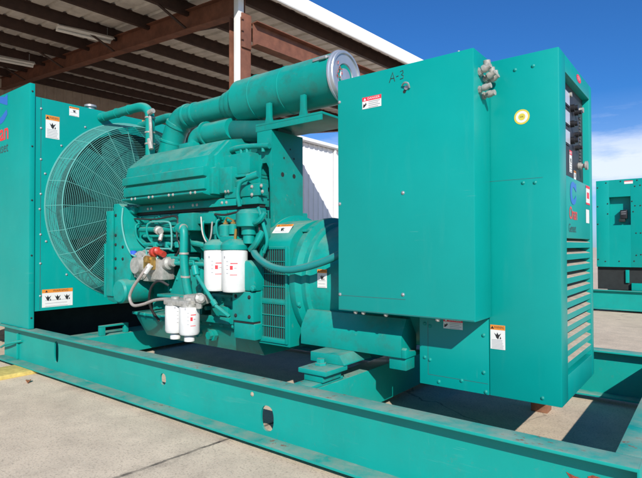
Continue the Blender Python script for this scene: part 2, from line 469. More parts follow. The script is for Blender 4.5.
mb = MB('rail'); mb.box(-4.885, -4.877, 1.912, 1.931, .014, .24, .002, mat=None); mb.build('stiffener', fr_rail)
mb = MB('rustchip')
fr = FY(0, 1.932, 0)
mb.poly(fr, [(-.418, .214), (-.410, .211), (-.392, .206), (-.372, .204), (-.376, .190), (-.398, .184)], .002)
mb.poly(fr, [(-.350, .216), (-.335, .224), (-.312, .222), (-.308, .206), (-.325, .192), (-.345, .198)], .002)
mb.build('rust_patch', fr_rail)
many('bolt_hole_plug', screw_y(.009), [(-1.963, 1.932, .212)], fr_rail, 'dusty')

# ---- radiator
YR = 1.89; XF = -4.60
mb = MB('panel')
mb.box(-6.4, XF + .012, YR, YR + .045, .307, 2.40, .006)
mb.box(-6.4, XF + .012, 2 * YC - YR - .045, 2 * YC - YR, .307, 2.40, .006)
mb.box(-6.4, XF - .006, YR + .046, 2 * YC - YR - .046, 2.275, 2.293, .003)
mb.box(-6.4, XF - .006, YR + .046, 2 * YC - YR - .046, .46, .475, .003)
rad = mb.build('radiator', gen)
mb = MB('panel')
W = YC - YR - .046
mb.plate(FX(XF, YC, 0), -W, W, .452, 2.295, .004, [(-W, W, 0, 1.36, .765, .765, 2)], 96)
face = mb.build('fan_panel', gen)
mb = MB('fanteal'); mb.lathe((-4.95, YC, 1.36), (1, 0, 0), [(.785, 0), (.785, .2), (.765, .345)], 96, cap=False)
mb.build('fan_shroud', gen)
mb = MB('core'); mb.box(-5.5, -4.96, YR + .06, 2 * YC - YR - .06, .48, 2.27, 0); mb.build('radiator_core', gen)
mb = MB('dark'); mb.box(-5.2, -4.98, YR + .08, 2 * YC - YR - .08, .05, .455, 0); mb.build('void_shade_box', gen)  # near-black box standing in for the shaded void under the radiator
for q in (-.87, .87): MB('panel').box(XF - .50, XF - .41, YC + q - .03, YC + q + .03, .2, .45, .004).build('radiator_foot', gen)
mb = MB('steel'); mb.lathe((-4.66, 2.46, 2.29), (0, 0, 1), [(.035, 0), (.035, .03), (.055, .032), (.055, .05), (.04, .055)], 20).build('filler_cap', rad)
# seam and bolts of the fan panel
mb = MB('emblem_dark'); mb.rect(FX(XF, 0, 0), 1.985, 1.989, .46, 2.29, .0008); mb.build('panel_seam', face)
def ringpos(a, r): return (XF + .002, YC + r * math.cos(a), 1.36 + r * math.sin(a))
many('bolt', screw_x(.0075), [(XF + .001, 1.989, z) for z in (2.20, 2.03, 1.76, 1.46, 1.11, .86, .58)] + [ringpos(R(a), .905) for a in (124, 143, 162, 182, 200, 222)], face, 'steel')
many('rivet', screw_x(.006), [(XF + .013, YR + .022, z) for z in (2.33, 1.86, 1.40, .93, .40)], rad, 'dark')
sticker('warning_label', FX(XF, 2.085, 2.055), .118, .20, 'WARNING', 'lab_orange', face, lines=6)
sticker('warning_label', FX(XF, 2.275, 2.232), .090, .082, 'WARNING', 'lab_orange', face, lines=2)
sticker('warning_label', FX(XF, 2.135, .555), .265, .155, 'WARNING', 'lab_orange', face, pict='three', lines=3)
sticker('warning_label', FX(XF, 3.02, 2.262), .10, .06, 'WARNING', 'lab_orange', face, lines=2)
# emblem and lettering on the radiator's side
fr = FY(0, YR, 0)
mb = emblem_c(MB('emblem_blue'), fr, -5.25, 2.262, .42, .26)
mb.build('emblem', rad)
mb = MB('emblem_red'); mb.text(fr, 'Onan', .215, -5.255, 2.045, .0015, bold=.003, sx=1.02); mb.build('lettering', rad)['label'] = 'red lettering'
mb = MB('emblem_dark'); mb.text(fr, 'Genset', .135, -5.215, 1.905, .0015, sx=.98); mb.build('lettering', rad)['label'] = 'dark lettering'

# ---- fan and its guard
XG = -4.40; R0, R1 = .865, .805
mb = MB('wire')
def ring(r, x, w): 
    k = 96; mb.tube([(x, YC + r * math.cos(2 * PI * i / k), 1.36 + r * math.sin(2 * PI * i / k)) for i in range(k)], w, 5, smooth=False, closed=True)
nr = 46
for i in range(nr): ring(.10 + (R1 - .10) * i / (nr - 1), XG, .0019)
for i in range(14):
    t = i / 14; ring(R0 + (R1 - R0) * t, XF + .004 + (XG - XF) * t, .0020)
ring(R1, XG, .005); ring(R0, XF + .006, .006)
for k in range(24):
    a = 2 * PI * (k + .0) / 24; c, s_ = math.cos(a), math.sin(a)
    mb.tube([(XF + .005, YC + R0 * c, 1.36 + R0 * s_), (XG + .004, YC + R1 * c, 1.36 + R1 * s_), (XG + .004, YC + .10 * c, 1.36 + .10 * s_)], .0030, 5, smooth=False)
mb.build('fan_guard', gen)
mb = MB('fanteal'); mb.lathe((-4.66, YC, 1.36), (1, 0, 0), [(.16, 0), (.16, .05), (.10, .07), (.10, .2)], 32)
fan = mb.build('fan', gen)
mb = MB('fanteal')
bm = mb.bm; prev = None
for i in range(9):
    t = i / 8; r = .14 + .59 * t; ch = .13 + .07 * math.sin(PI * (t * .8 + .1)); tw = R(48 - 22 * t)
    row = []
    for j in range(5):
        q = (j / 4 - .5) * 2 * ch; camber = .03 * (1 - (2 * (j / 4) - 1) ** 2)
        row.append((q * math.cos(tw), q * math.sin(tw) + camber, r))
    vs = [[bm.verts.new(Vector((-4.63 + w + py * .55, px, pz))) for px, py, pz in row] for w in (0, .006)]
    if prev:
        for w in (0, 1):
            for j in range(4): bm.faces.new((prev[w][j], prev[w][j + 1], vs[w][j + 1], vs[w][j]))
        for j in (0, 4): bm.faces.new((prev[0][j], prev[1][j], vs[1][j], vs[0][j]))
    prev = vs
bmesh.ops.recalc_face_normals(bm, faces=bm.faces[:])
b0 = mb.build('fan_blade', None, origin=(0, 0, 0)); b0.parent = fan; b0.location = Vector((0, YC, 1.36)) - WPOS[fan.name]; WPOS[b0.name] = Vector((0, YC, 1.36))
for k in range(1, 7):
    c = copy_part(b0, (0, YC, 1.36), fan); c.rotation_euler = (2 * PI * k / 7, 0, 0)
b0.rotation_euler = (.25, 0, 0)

# ---- engine
mb = MB('teal')
mb.box(-3.98, -2.62, 2.70, 3.21, .44, 1.27, .01).box(-2.619, -2.45, 2.64, 2.85, .44, 1.06, .01)
for i in range(6): mb.box(-3.80 + i * .215, -3.66 + i * .215, 2.62, 2.71, 1.03, 1.20, .012)
for i in range(6): mb.box(-3.86 + i * .215, -3.845 + i * .215, 2.60, 2.71, .46, 1.02, .004)
block = mb.build('engine_block', gen)
mb = MB('teal'); mb.prism([(2.50, .445), (3.27, .445), (3.27, .40), (3.16, .23), (2.60, .23), (2.50, .40)], -3.95, -2.52, 'x', .012)
mb.box(-3.97, -2.50, 2.47, 3.30, .425, .447, .004)
pan = mb.build('oil_pan', gen)
many('bolt', screw_y(.012), [(-3.9 + .12 * i, 2.468, .436) for i in range(12)], pan, 'teal')
mb = MB('teal'); mb.lathe((-2.96, 2.52, .345), (0, -1, 0), [(.045, 0), (.045, .03), (.03, .032), (.03, .06)], 6)
mb.build('drain_plug', pan)
MB('teal').lathe((-3.12, 2.52, .34), (0, -1, 0), [(.03, 0), (.03, .035), (.02, .04)], 6).build('drain_plug', pan)
# head deck, gap, intake housing
mb = MB('teal'); mb.prism([(2.47, 1.292), (2.485, 1.345), (2.62, 1.42), (2.70, 1.42), (2.75, 1.345), (2.75, 1.292)], -3.98, -2.61, 'x', .006)
mb.box(-2.6095, -2.45, 2.47, 2.56, 1.292, 1.345, .005)
mb.prism([(3.02, 1.292), (3.02, 1.42), (3.2, 1.42), (3.30, 1.345), (3.30, 1.292)], -3.98, -2.90, 'x', .006)
deck = mb.build('cylinder_head', gen)
many('bolt', screw_y(.009), [(x + d, 2.475, 1.318) for x in (-3.72, -3.42, -3.13, -2.80) for d in (-.024, .024)], deck, 'alu')
mb = MB('dark'); mb.box(-3.97, -2.46, 2.495, 2.55, 1.271, 1.2915, 0); mb.build('head_gap_shade', gen)  # black strip, shade of the gap below the heads put in as colour
prof = [(2.54, 1.355), (2.40, 1.372), (2.345, 1.380), (2.336, 1.388), (2.338, 1.398), (2.375, 1.402), (2.375, 1.412), (2.352, 1.416), (2.352, 1.490), (2.376, 1.494), (2.376, 1.506), (2.340, 1.510), (2.342, 1.568), (2.348, 1.574), (2.372, 1.578), (2.390, 1.66), (2.55, 1.795), (2.72, 1.832), (2.95, 1.832), (2.95, 1.355)]
mb = MB('teal'); mb.prism(prof, -3.91, -2.87, 'x', .002)
hood = mb.build('intake_housing', gen)
bm = None
many('bolt', screw_y(.0085), [(x + d, 2.337, 1.391) for x in (-3.74, -3.50, -3.24, -2.98) for d in (-.026, .026)], hood, 'alu')
mb = MB('teal')
mb.prism([(2.40, 1.38), (2.40, 1.565), (2.43, 1.575), (2.43, 1.66), (2.56, 1.79), (2.9, 1.80), (2.9, 1.38)], -2.869, -2.835, 'x', .004)   # end flange
mb.box(-2.834, -2.70, 2.455, 2.9, 1.385, 1.57, .012); mb.build('housing_end_flange', gen)
mb = MB('teal')
mb.box(-2.865, -2.57, 2.505, 2.9, 1.515, 1.668, .012)
mb.box(-2.86, -2.57, 2.49, 2.9, 1.493, 1.513, .004)
mb.prism([(2.49, 1.43), (2.49, 1.465), (2.52, 1.49), (2.9, 1.49), (2.9, 1.43)], -2.699, -2.57, 'x', .004)
mb.build('aftercooler', gen)
mb = MB('teal'); mb.tube([(-2.90, 2.58, 1.705), (-2.78, 2.57, 1.722), (-2.62, 2.57, 1.718), (-2.44, 2.57, 1.70)], .020, 12)
for x in (-2.72, -2.66, -2.50): mb.cyl((x, 2.57, 1.665), (x, 2.57, 1.715), .014, 10)
mb.build('coolant_rail', gen)
mb = MB('teal')
mb.box(-2.80, -2.60, 2.475, 2.74, 1.3455, 1.425, .01).box(-2.62, -2.43, 2.46, 2.55, 1.346, 1.432, .012).box(-2.50, -2.445, 2.455, 2.55, 1.05, 1.255, .008)
cover = mb.build('rocker_cover', gen)
many('bolt', screw_y(.0095), [(x, 2.458, z) for x, z in ((-2.765, 1.395), (-2.735, 1.395), (-2.50, 1.41), (-2.41, 1.41), (-2.50, 1.355), (-2.40, 1.37))], cover, 'zinc')
mb = MB('teal'); mb.tube([(-2.50, 2.44, 1.47), (-2.57, 2.42, 1.44), (-2.60, 2.42, 1.37), (-2.60, 2.44, 1.28)], .015, 10)
mb.cyl((-2.52, 2.44, 1.47), (-2.44, 2.46, 1.49), .026, 12); mb.build('breather_pipe', gen)
# side manifold and clutter under the heads
mb = MB('teal')
mb.box(-3.93, -2.62, 2.50, 2.71, 1.17, 1.268, .012).box(-2.63, -2.46, 2.498, 2.56, 1.10, 1.268, .01)
mb.box(-3.24, -3.06, 2.40, 2.52, 1.12, 1.255, .014)
mb.box(-3.06, -2.86, 2.44, 2.52, 1.17, 1.25, .012)
mb.box(-3.72, -3.36, 2.50, 2.71, 1.045, 1.075, .006)
mb.box(-3.80, -3.30, 2.49, 2.71, .90, .945, .01)
mb.build('water_manifold', gen)
mb = MB('teal'); mb.tube([(-3.82, 2.46, 1.145), (-3.6, 2.44, 1.142), (-3.32, 2.44, 1.135)], .022, 12)
mb.tube([(-3.78, 2.46, 1.09), (-3.25, 2.46, 1.085)], .012, 8)
mb.tube([(-3.75, 2.45, 1.02), (-3.3, 2.45, 1.02)], .016, 8)
mb.tube([(-3.36, 2.42, .875), (-3.05, 2.42, .872), (-2.92, 2.44, .87)], .018, 10)
mb.tube([(-3.36, 2.42, .915), (-3.02, 2.42, .91)], .013, 10)
for x in (-3.62, -3.47, -3.33): mb.cyl((x, 2.47, 1.12), (x, 2.47, 1.165), .03, 8).cyl((x + .03, 2.45, .995), (x + .03, 2.45, 1.04), .026, 6)
for x in (-3.30, -3.12, -2.95): mb.cyl((x, 2.44, .893), (x + .05, 2.44, .893), .034, 6)
mb.build('fuel_rail', gen)
mb = MB('wire'); mb.tube([(-3.60, 2.40, 1.20), (-3.36, 2.38, 1.195), (-3.30, 2.38, 1.16), (-3.29, 2.38, 1.0), (-3.34, 2.38, .985), (-3.60, 2.38, .99), (-3.635, 2.39, .96), (-3.63, 2.40, .86)], .007, 8, 5)
mb.tube([(-3.52, 2.39, .98), (-3.45, 2.37, .91)], .006, 6, smooth=False); mb.build('fuel_line', gen)
mb = MB('alu'); mb.lathe((-3.46, 2.37, 1.135), (1, -.3, -.2), [(.018, 0), (.033, .01), (.033, .05), (.022, .055), (.022, .09)], 10); mb.cyl((-3.39, 2.36, 1.10), (-3.38, 2.34, 1.05), .016, 8).build('solenoid', gen)
for i, x in enumerate((-3.86, -3.70, -3.27, -2.99, -2.84)):
    mb = MB('teal'); mb.tube([(x, 2.47, 1.20), (x + .01, 2.43, 1.17), (x + .015, 2.44, 1.08), (x + .05, 2.50, 1.0), (x + .05, 2.60, .96)], .009, 8)
    mb.lathe((x, 2.50, 1.215), (0, -1, 0), [(.022, 0), (.022, .014), (.014, .016), (.014, .04)], 6); mb.build('injector_line', gen)
for x in (-3.90, -3.55, -3.20, -2.88): MB('teal').box(x - .012, x + .012, 2.46, 2.70, .96, 1.165, .004).box(x - .03, x + .03, 2.455, 2.47, 1.09, 1.15, .004).build('support_bracket', gen)
many('bolt', screw_y(.011), [(x, 2.499, z) for x in (-3.88, -3.62, -3.47, -3.36, -2.94, -2.78, -2.62) for z in (1.25, 1.19)], block, 'teal')
many('bolt', screw_y(.011), [(x, 2.439, z) for x, z in ((-3.38, .66), (-3.30, .75), (-3.20, .84), (-3.03, .84), (-3.03, .70), (-2.88, .63), (-2.70, .63), (-2.55, .47), (-2.88, .48))], block, 'teal')
mb = MB('rubber')
mb.tube([(-3.92, 2.46, 1.24), (-3.6, 2.45, 1.225), (-3.34, 2.46, 1.235), (-3.28, 2.42, 1.10), (-3.24, 2.42, 1.0), (-3.30, 2.43, .93)], .008, 7); mb.build('wiring_loom', gen); mb = MB('rubber')
mb.tube([(-2.86, 2.44, 1.235), (-2.74, 2.43, 1.225), (-2.62, 2.44, 1.24), (-2.50, 2.45, 1.235)], .008, 7); mb.build('wiring_loom', gen); mb = MB('rubber')
mb.tube([(-2.40, 2.42, 1.22), (-2.37, 2.40, 1.10), (-2.40, 2.42, .99), (-2.50, 2.47, .95)], .007, 7)
mb.build('wiring_loom', gen)
mb = MB('teal')
mb.lathe((-3.30, 2.70, 1.02), (0, -1, 0), [(.07, 0), (.07, .12), (.05, .13), (.05, .16)], 20)
mb.lathe((-2.97, 2.70, .98), (0, -1, 0), [(.085, 0), (.085, .14), (.07, .15)], 20)
mb.tube([(-3.30, 2.56, 1.02), (-3.20, 2.50, 1.03), (-3.08, 2.52, 1.01), (-2.97, 2.56, .98)], .022, 10)
mb.build('water_pump', gen)
for x, y, z, d in ((-3.13, 2.37, 1.135, (1, 0, -.1)), (-3.105, 2.356, .95, (0, 0, 1)), (-3.09, 2.358, .78, (.1, 0, 1))): MB('zinc').lathe((x, y, z), d, [(.032, -.008), (.036, -.006), (.036, .006), (.032, .008)], 16).build('pipe_clamp', gen)
# front gear cover
mb = MB('teal')
mb.prism([(-4.20, .60), (-4.17, .54), (-4.05, .52), (-3.98, .52), (-3.86, .62), (-3.80, .80), (-3.83, .98), (-3.92, 1.12), (-3.95, 1.34), (-4.0, 1.37), (-4.08, 1.37), (-4.11, 1.19), (-4.14, 1.12), (-4.20, 1.10)], 2.36, 3.30, 'y', .012)
gear = mb.build('gear_cover', gen)
mb = MB('teal'); mb.box(-4.235, -4.205, 2.36, 2.50, .56, 1.03, .008).box(-4.16, -4.06, 2.34, 2.358, .58, 1.31, .006); mb.build('cover_flange', gear)
many('bolt', screw_y(.010), [(-4.04, 2.358, z) for z in (1.27, 1.10, 1.02, .90, .82)] + [(-3.93, 2.358, z) for z in (1.0, .90)], gear, 'dark')
mb = MB('teal'); mb.lathe((-3.87, 2.52, .635), (0, -1, 0), [(.10, 0), (.10, .2), (.098, .22), (.085, .235)], 28); mb.lathe((-3.87, 2.6, .80), (0, -1, 0), [(.11, 0), (.11, .10), (.09, .12)], 24); mb.build('accessory_drive', gen)
mb = MB('wire'); mb.tube([(-3.95, 2.37, 1.33), (-3.93, 2.35, 1.20), (-3.88, 2.35, 1.05), (-3.80, 2.35, .95), (-3.74, 2.36, .92)], .007, 8); mb.build('wire_loom', gen)
mb = MB('teal'); mb.lathe((-3.98, 2.46, 1.315), (1, 0, 0), [(.02, 0), (.036, .01), (.036, .07), (.02, .09)], 12); mb.build('sensor_plug', gen)
# injection pump
mb = MB('alu')
mb.lathe((-3.71, 2.48, .85), (0, -1, 0), [(.125, 0), (.128, .05), (.118, .065), (.118, .10), (.07, .115), (.065, .15)], 32)
mb.lathe((-3.53, 2.47, .83), (0, -1, 0), [(.105, 0), (.105, .09), (.09, .105), (.05, .115), (.04, .14)], 24)
mb.box(-3.58, -3.38, 2.36, 2.48, .74, .90, .02).box(-3.70, -3.50, 2.39, 2.48, .72, .80, .02)
mb.lathe((-3.38, 2.40, .87), (1, 0, .1), [(.05, 0), (.05, .04), (.03, .05), (.03, .09)], 12)
for a in range(6): mb.cyl((-3.71 + .1 * math.cos(a * PI / 3), 2.38, .85 + .1 * math.sin(a * PI / 3)), (-3.71 + .1 * math.cos(a * PI / 3), 2.365, .85 + .1 * math.sin(a * PI / 3)), .012, 6)
pump = mb.build('injection_pump', gen)
mb = MB('brass'); mb.box(-3.575, -3.46, 2.318, 2.36, .82, .925, .012); mb.lathe((-3.50, 2.32, .90), (0, -1, .2), [(.03, 0), (.03, .03), (.02, .035)], 6); mb.build('brass_valve', pump)
mb = MB('red'); mb.lathe((-3.53, 2.38, .955), (1, -.2, .15), [(.022, 0), (.040, .01), (.040, .05), (.03, .06), (.03, .10), (.012, .11)], 14); mb.lathe((-3.42, 2.37, .955), (1, 0, -.3), [(.024, 0), (.024, .05)], 10); mb.build('red_coupling', pump)
mb = MB('blue'); mb.lathe((-3.79, 2.37, .935), (0, 0, 1), [(.022, 0), (.026, .004), (.026, .03), (.018, .035)], 12); mb.build('blue_cap', pump)
mb = MB('white'); mb.cyl((-3.46, 2.31, .86), (-3.50, 2.29, .80), .022, 10).build('hose_end', pump)
mb = MB('braid'); mb.tube([(-3.47, 2.29, .85), (-3.52, 2.27, .78), (-3.62, 2.26, .68), (-3.665, 2.26, .60), (-3.60, 2.25, .545), (-3.47, 2.25, .56), (-3.33, 2.26, .60), (-3.20, 2.27, .615), (-3.08, 2.28, .612)], .012, 10); mb.build('braided_hose', gen)
mb = MB('rubber'); mb.tube([(-3.35, 2.40, .70), (-3.42, 2.36, .735), (-3.50, 2.35, .69), (-3.55, 2.36, .60), (-3.58, 2.40, .50), (-3.56, 2.46, .40)], .010, 10); mb.build('fuel_hose', gen)
mb = MB('teal')
mb.prism([(-3.42, .60), (-3.05, .60), (-3.0, .70), (-3.0, .88), (-3.24, .90), (-3.30, .80)], 2.44, 2.71, 'y', .012)
mb.box(-3.45, -2.90, 2.36, 2.60, .612, .634, .006)
mb.build('mounting_bracket', gen)
mb = MB('teal'); mb.tube([(-3.20, 2.40, 1.14), (-3.14, 2.37, 1.14), (-3.11, 2.36, 1.09), (-3.105, 2.355, .90), (-3.08, 2.36, .72), (-3.06, 2.38, .60)], .031, 14, 6)
mb.lathe((-3.145, 2.372, 1.139), (-1, .1, 0), [(.045, 0), (.045, .03)], 14); mb.build('water_pipe', gen)
# fuel filters
mb = MB('alu'); mb.box(-3.14, -2.86, 2.20, 2.36, .585, .628, .012).box(-2.97, -2.80, 2.24, 2.36, .60, .665, .02)
for x in (-3.065, -2.905): mb.lathe((x, 2.25, .583), (0, 0, 1), [(.06, 0), (.06, .02), (.03, .03), (.03, .06)], 16)
mb.lathe((-2.82, 2.26, .64), (1, -.4, .2), [(.03, 0), (.036, .02), (.036, .05), (.02, .06)], 10)
mb.cyl((-2.80, 2.25, .58), (-2.79, 2.24, .68), .022, 8)
ffh = mb.build('filter_head', gen)
def canister(x, y, z0, z1, r, name, cup=True, ang=50):
    mb = MB('white'); h = z1 - z0
    prof = [(r * .55, 0), (r * .9, .006), (r, .022), (r, h - .012), (r * .96, h)]
    mb.lathe((x, y, z0), (0, 0, 1), prof, 36)
    if cup: mb.lathe((x, y, z0 - .045), (0, 0, 1), [(.030, 0), (.036, .004), (.036, .03), (.028, .046)], 18)
    marks(mb, x, y, r, z0, z1, ang)
    return mb.build(name, gen)
def curved(mb, cx, cy, r, a0, a1, z0, z1, off=.0012, k=8):
    bm = mb.bm
    for i in range(k):
        A, B = R(a0 + (a1 - a0) * i / k), R(a0 + (a1 - a0) * (i + 1) / k); rr = r + off
        f = bm.faces.new([bm.verts.new((cx + rr * math.sin(t), cy - rr * math.cos(t), z)) for t, z in ((A, z0), (B, z0), (B, z1), (A, z1))]); mb._fin([f])
    return mb
def marks(mb, x, y, r, z0, z1, ang):
    mb.use('emblem_red'); h = z1 - z0; z = z0 + h * .56
    curved(mb, x, y, r, ang - 9, ang + 4, z - .004, z + .022)
    curved(mb, x, y, r, ang - 7, ang + 24, z + .034, z + .040)
    curved(mb, x, y, r, ang - 9, ang + 22, z - .040, z - .036)
    mb.use('greyink')
    for i in range(4): curved(mb, x, y, r, ang - 26, ang - 17, z - .03 + .026 * i, z - .026 + .026 * i)
    curved(mb, x, y, r, ang - 40, ang - 33, z + .07, z + .085); curved(mb, x, y, r, ang + 9, ang + 20, z + .004, z + .009)
for x in (-3.065, -2.905):
    canister(x, 2.25, .385, .582, .071, 'fuel_filter', True, 66 if x > -3 else 88)
# oil filters
for x in (-2.745, -2.565):
    canister(x, 2.36, .692, .978, .088, 'oil_filter', False, 50 if x < -2.6 else 36)
mb = MB('teal')
for x in (-2.745, -2.565): mb.lathe((x, 2.36, .9795), (0, 0, 1), [(.092, 0), (.094, .010), (.093, .032), (.078, .050), (.05, .066), (.03, .072)], 32)
mb.box(-2.78, -2.50, 2.40, 2.56, .99, 1.06, .02); mb.box(-2.70, -2.56, 2.34, 2.50, 1.02, 1.075, .02); mb.build('filter_head', gen)
# pump, sensors above the oil filters
mb = MB('teal')
mb.lathe((-2.70, 2.40, 1.075), (0, 0, 1), [(.045, 0), (.045, .07), (.03, .08)], 18); mb.lathe((-2.60, 2.38, 1.085), (0, 0, 1), [(.032, 0), (.032, .06), (.02, .07)], 16)
mb.lathe((-2.47, 2.40, 1.08), (0, 0, 1), [(.05, 0), (.05, .05), (.085, .055), (.085, .14), (.06, .165), (.03, .17)], 22)
mb.cyl((-2.47, 2.40, 1.02), (-2.47, 2.40, 1.08), .04, 12)
mb.tube([(-2.42, 2.38, 1.15), (-2.34, 2.37, 1.17), (-2.30, 2.38, 1.22)], .018, 8); mb.build('lift_pump', gen)
mb = MB('brass')
for x, y, z in ((-2.70, 2.40, 1.156), (-2.60, 2.38, 1.156)): mb.lathe((x, y, z), (0, 0, 1), [(.018, 0), (.018, .012), (.009, .014), (.009, .028)], 8)
mb.cyl((-2.56, 2.36, 1.05), (-2.545, 2.355, 1.12), .010, 8); mb.tube([(-2.70, 2.40, 1.18), (-2.66, 2.38, 1.20), (-2.60, 2.38, 1.18)], .005, 6); mb.build('pressure_sender', gen)
mb = MB('zinc'); mb.tube([(-2.99, 2.42, 1.22), (-2.96, 2.41, 1.10), (-2.91, 2.41, 1.03), (-2.87, 2.41, 1.07), (-2.865, 2.42, 1.18)], .006, 6); mb.build('chain', gen)
mb = MB('teal')
mb.tube([(-2.45, 2.40, .98), (-2.38, 2.38, 1.02), (-2.34, 2.40, 1.10)], .022, 10); mb.build('oil_line', gen)
mb = MB('teal')
mb.tube([(-2.42, 2.44, 1.26), (-2.34, 2.40, 1.16), (-2.30, 2.40, 1.04), (-2.33, 2.40, .96)], .012, 8)
mb.build('oil_line', gen)
mb = MB('teal'); mb.cyl((-2.875, 2.27, .865), (-2.845, 2.262, .80), .026, 12, .004); mb.tube([(-2.90, 2.28, .90), (-2.88, 2.27, .87)], .008, 6, smooth=False)
mb.tube([(-2.85, 2.262, .81), (-2.66, 2.28, .60), (-2.60, 2.34, .53)], .013, 10, smooth=False); mb.cyl((-2.69, 2.275, .635), (-2.665, 2.28, .605), .020, 10); mb.build('dipstick_tube', gen)
# lower block face, starter, flywheel housing
mb = MB('teal'); mb.box(-2.92, -2.46, 2.45, 2.71, .45, .66, .014).box(-3.02, -2.70, 2.43, 2.47, .452, .50, .006).box(-2.80, -2.70, 2.42, 2.5, .51, .58, .01)
for x, z in ((-2.95, .55), (-2.86, .60), (-2.78, .62)): mb.cyl((x, 2.47, z), (x, 2.43, z), .016, 6)
mb.build('oil_cooler', gen)
mb = MB('teal')
pts = [(-2.605, .703), (-2.395, .703), (-2.385, .80), (-2.40, .87), (-2.44, .905), (-2.50, .91), (-2.56, .885), (-2.60, .83)]
mb.prism(pts, 2.37, 2.52, 'y', .022)
mb.lathe((-2.68, 2.365, .800), (1, 0, 0), [(.010, 0), (.030, .03), (.038, .05), (.044, .12)], 16)
mb.lathe((-2.40, 2.38, .725), (0, -1, 0), [(.020, 0), (.020, .02), (.012, .025)], 8)
mb.build('starter_motor', gen)
mb = MB('teal'); mb.box(-2.605, -2.405, 2.375, 2.46, .50, .70, .008).box(-2.60, -2.40, 2.385, 2.46, .38, .488, .008)
plate_ = mb.build('access_plate', gen)
mb = MB('dark'); mb.box(-2.60, -2.41, 2.382, 2.45, .4885, .4995, 0).build('plate_gap', plate_)
many('bolt', screw_y(.010), [(x, 2.374, z) for x in (-2.57, -2.44) for z in (.535, .665)], plate_, 'dark')
mb = MB('teal'); mb.lathe((-2.50, YC, .80), (1, 0, 0), [(.40, 0), (.43, .02), (.43, .06), (.39, .08)], 56); mb.build('flywheel_housing', gen)
mb = MB('teal')
mb.prism([(-2.56, 1.10), (-2.36, 1.19), (-2.36, 1.06), (-2.42, .98), (-2.50, .96)], 2.43, 2.50, 'y', .008); mb.build('housing_rib', gen)

# ---- alternator
mb = MB('teal')
n = 14; pr = [(2.462, .352), (2.462, 1.0)]
for i in range(1, 9):
    a = R(90 - 9 * i); pr.append((2.885 - .423 * math.sin(a) ** 1.0, .985 + .205 * math.cos(a)))
pr += [(2.885, 1.19)] + [(2 * 2.885 - y, z) for y, z in pr[::-1]]
mb = MB('teal'); mb.prism(pr, -2.445, -2.160, 'x', .004)
inlet = mb.build('air_inlet_drum', gen)
mb = MB('teal')
mb.lathe((-2.159, YC, .765), (1, 0, 0), [(.43, 0), (.435, .012), (.435, .05), (.415, .065), (.40, .075), (.40, .11), (.395, .115), (.378, .125), (.372, .15), (.372, .82), (.35, .86)], 72)
alt = mb.build('alternator_body', gen)
many('bolt', screw_y(.014), [(-2.10, YC - .404, .80 + dz) for dz in (-.17,)], alt, 'teal')
# grille: dark opening and painted bars
mb = MB('dark'); fr = FY(0, 2.462, 0)
for z0, z1 in ((.655, .985), (.40, .625)): mb.rect(fr, -2.398, -2.194, z0, z1, .001)
mb.build('grille_opening', inlet)
mb = MB('teal')
for z0, z1, nh in ((.655, .985, 4), (.40, .625, 3)):
    for i in range(10): x = -2.385 + .0195 * i; mb.box(x - .0013, x + .0013, 2.4555, 2.4585, z0, z1, 0)
    for i in range(nh + 1): z = z0 + (z1 - z0) * i / nh; mb.box(-2.40, -2.195, 2.4525, 2.4605, z - .0022, z + .0022, 0)
mb.box(-2.42, -2.401, 2.450, 2.4615, .37, 1.0, .003).box(-2.194, -2.172, 2.450, 2.4615, .37, 1.0, .003)
mb.box(-2.399, -2.196, 2.4505, 2.4612, .628, .652, .003).box(-2.399, -2.196, 2.4505, 2.4612, .37, .397, .003).box(-2.399, -2.196, 2.4505, 2.4612, .988, 1.0, .003)
mb.build('grille', inlet)
# label on the drum's sloping shoulder
a = Vector((0, .10, .085)).normalized(); nn = Vector((0, -a.z, a.y))
def frame(o, u, v, n_): m = Matrix((u, v, n_)).transposed().to_4x4(); m.translation = Vector(o); return m
sticker('warning_label', frame((-2.30, 2.545, 1.111), Vector((1, 0, 0)), Vector((0, .69, .724)).normalized(), Vector((0, -.724, .69)).normalized()), .15, .105, 'WARNING', 'lab_orange', inlet, lines=2)
sticker('warning_label', FY(-1.935, YC - .3735, .80), .075, .115, 'WARNING', 'lab_orange', alt, lines=3)
mb = MB('cable'); mb.tube([(-2.44, 2.47, 1.02), (-2.44, 2.42, .985), (-2.38, 2.38, .94), (-2.26, 2.37, .88), (-2.12, 2.375, .855), (-1.98, 2.39, .872), (-1.82, 2.42, .92), (-1.68, 2.46, .99), (-1.55, 2.50, 1.03)], .023, 14); mb.build('power_cable', gen)
# foot rails and mounts of the alternator
mb = MB('teal'); mb.prism([(3.33, .395), (3.33, .47), (3.23, .575), (3.18, .575), (3.18, .395)], -2.05, -1.315, 'x', .006); mb.build('mounting_foot', gen)
mb = MB('teal'); mb.prism([(2.44, .395), (2.44, .490), (2.448, .515), (2.505, .60), (2.55, .60), (2.62, .50), (2.62, .395)], -2.05, -1.345, 'x', .003)
mb.prism([(2.44, .440), (2.44, .395), (2.62, .395), (2.62, .415), (2.49, .43), (2.455, .45)], -1.3445, -1.315, 'x', .004)
foot = mb.build('mounting_foot', gen)
mb = MB('teal'); mb.box(-1.43, -1.325, 2.46, 2.56, .325, .394, .005); mb.build('foot_block', foot)
mb = MB('teal'); mb.prism([(-1.86, .394), (-1.655, .394), (-1.62, .345), (-1.62, .34), (-1.86, .34)], 2.30, 2.58, 'y', .004); mb.build('foot_gusset', foot)
mb = MB('rail'); mb.box(-1.815, -1.625, 2.135, 2.34, .312, .339, .006)
iso = mb.build('vibration_isolator', gen)
mb = MB('rail'); mb.lathe((-1.745, 2.25, .3395), (0, 0, 1), [(.034, 0), (.034, .012), (.024, .014), (.024, .035)], 6); mb.build('bolt', iso)
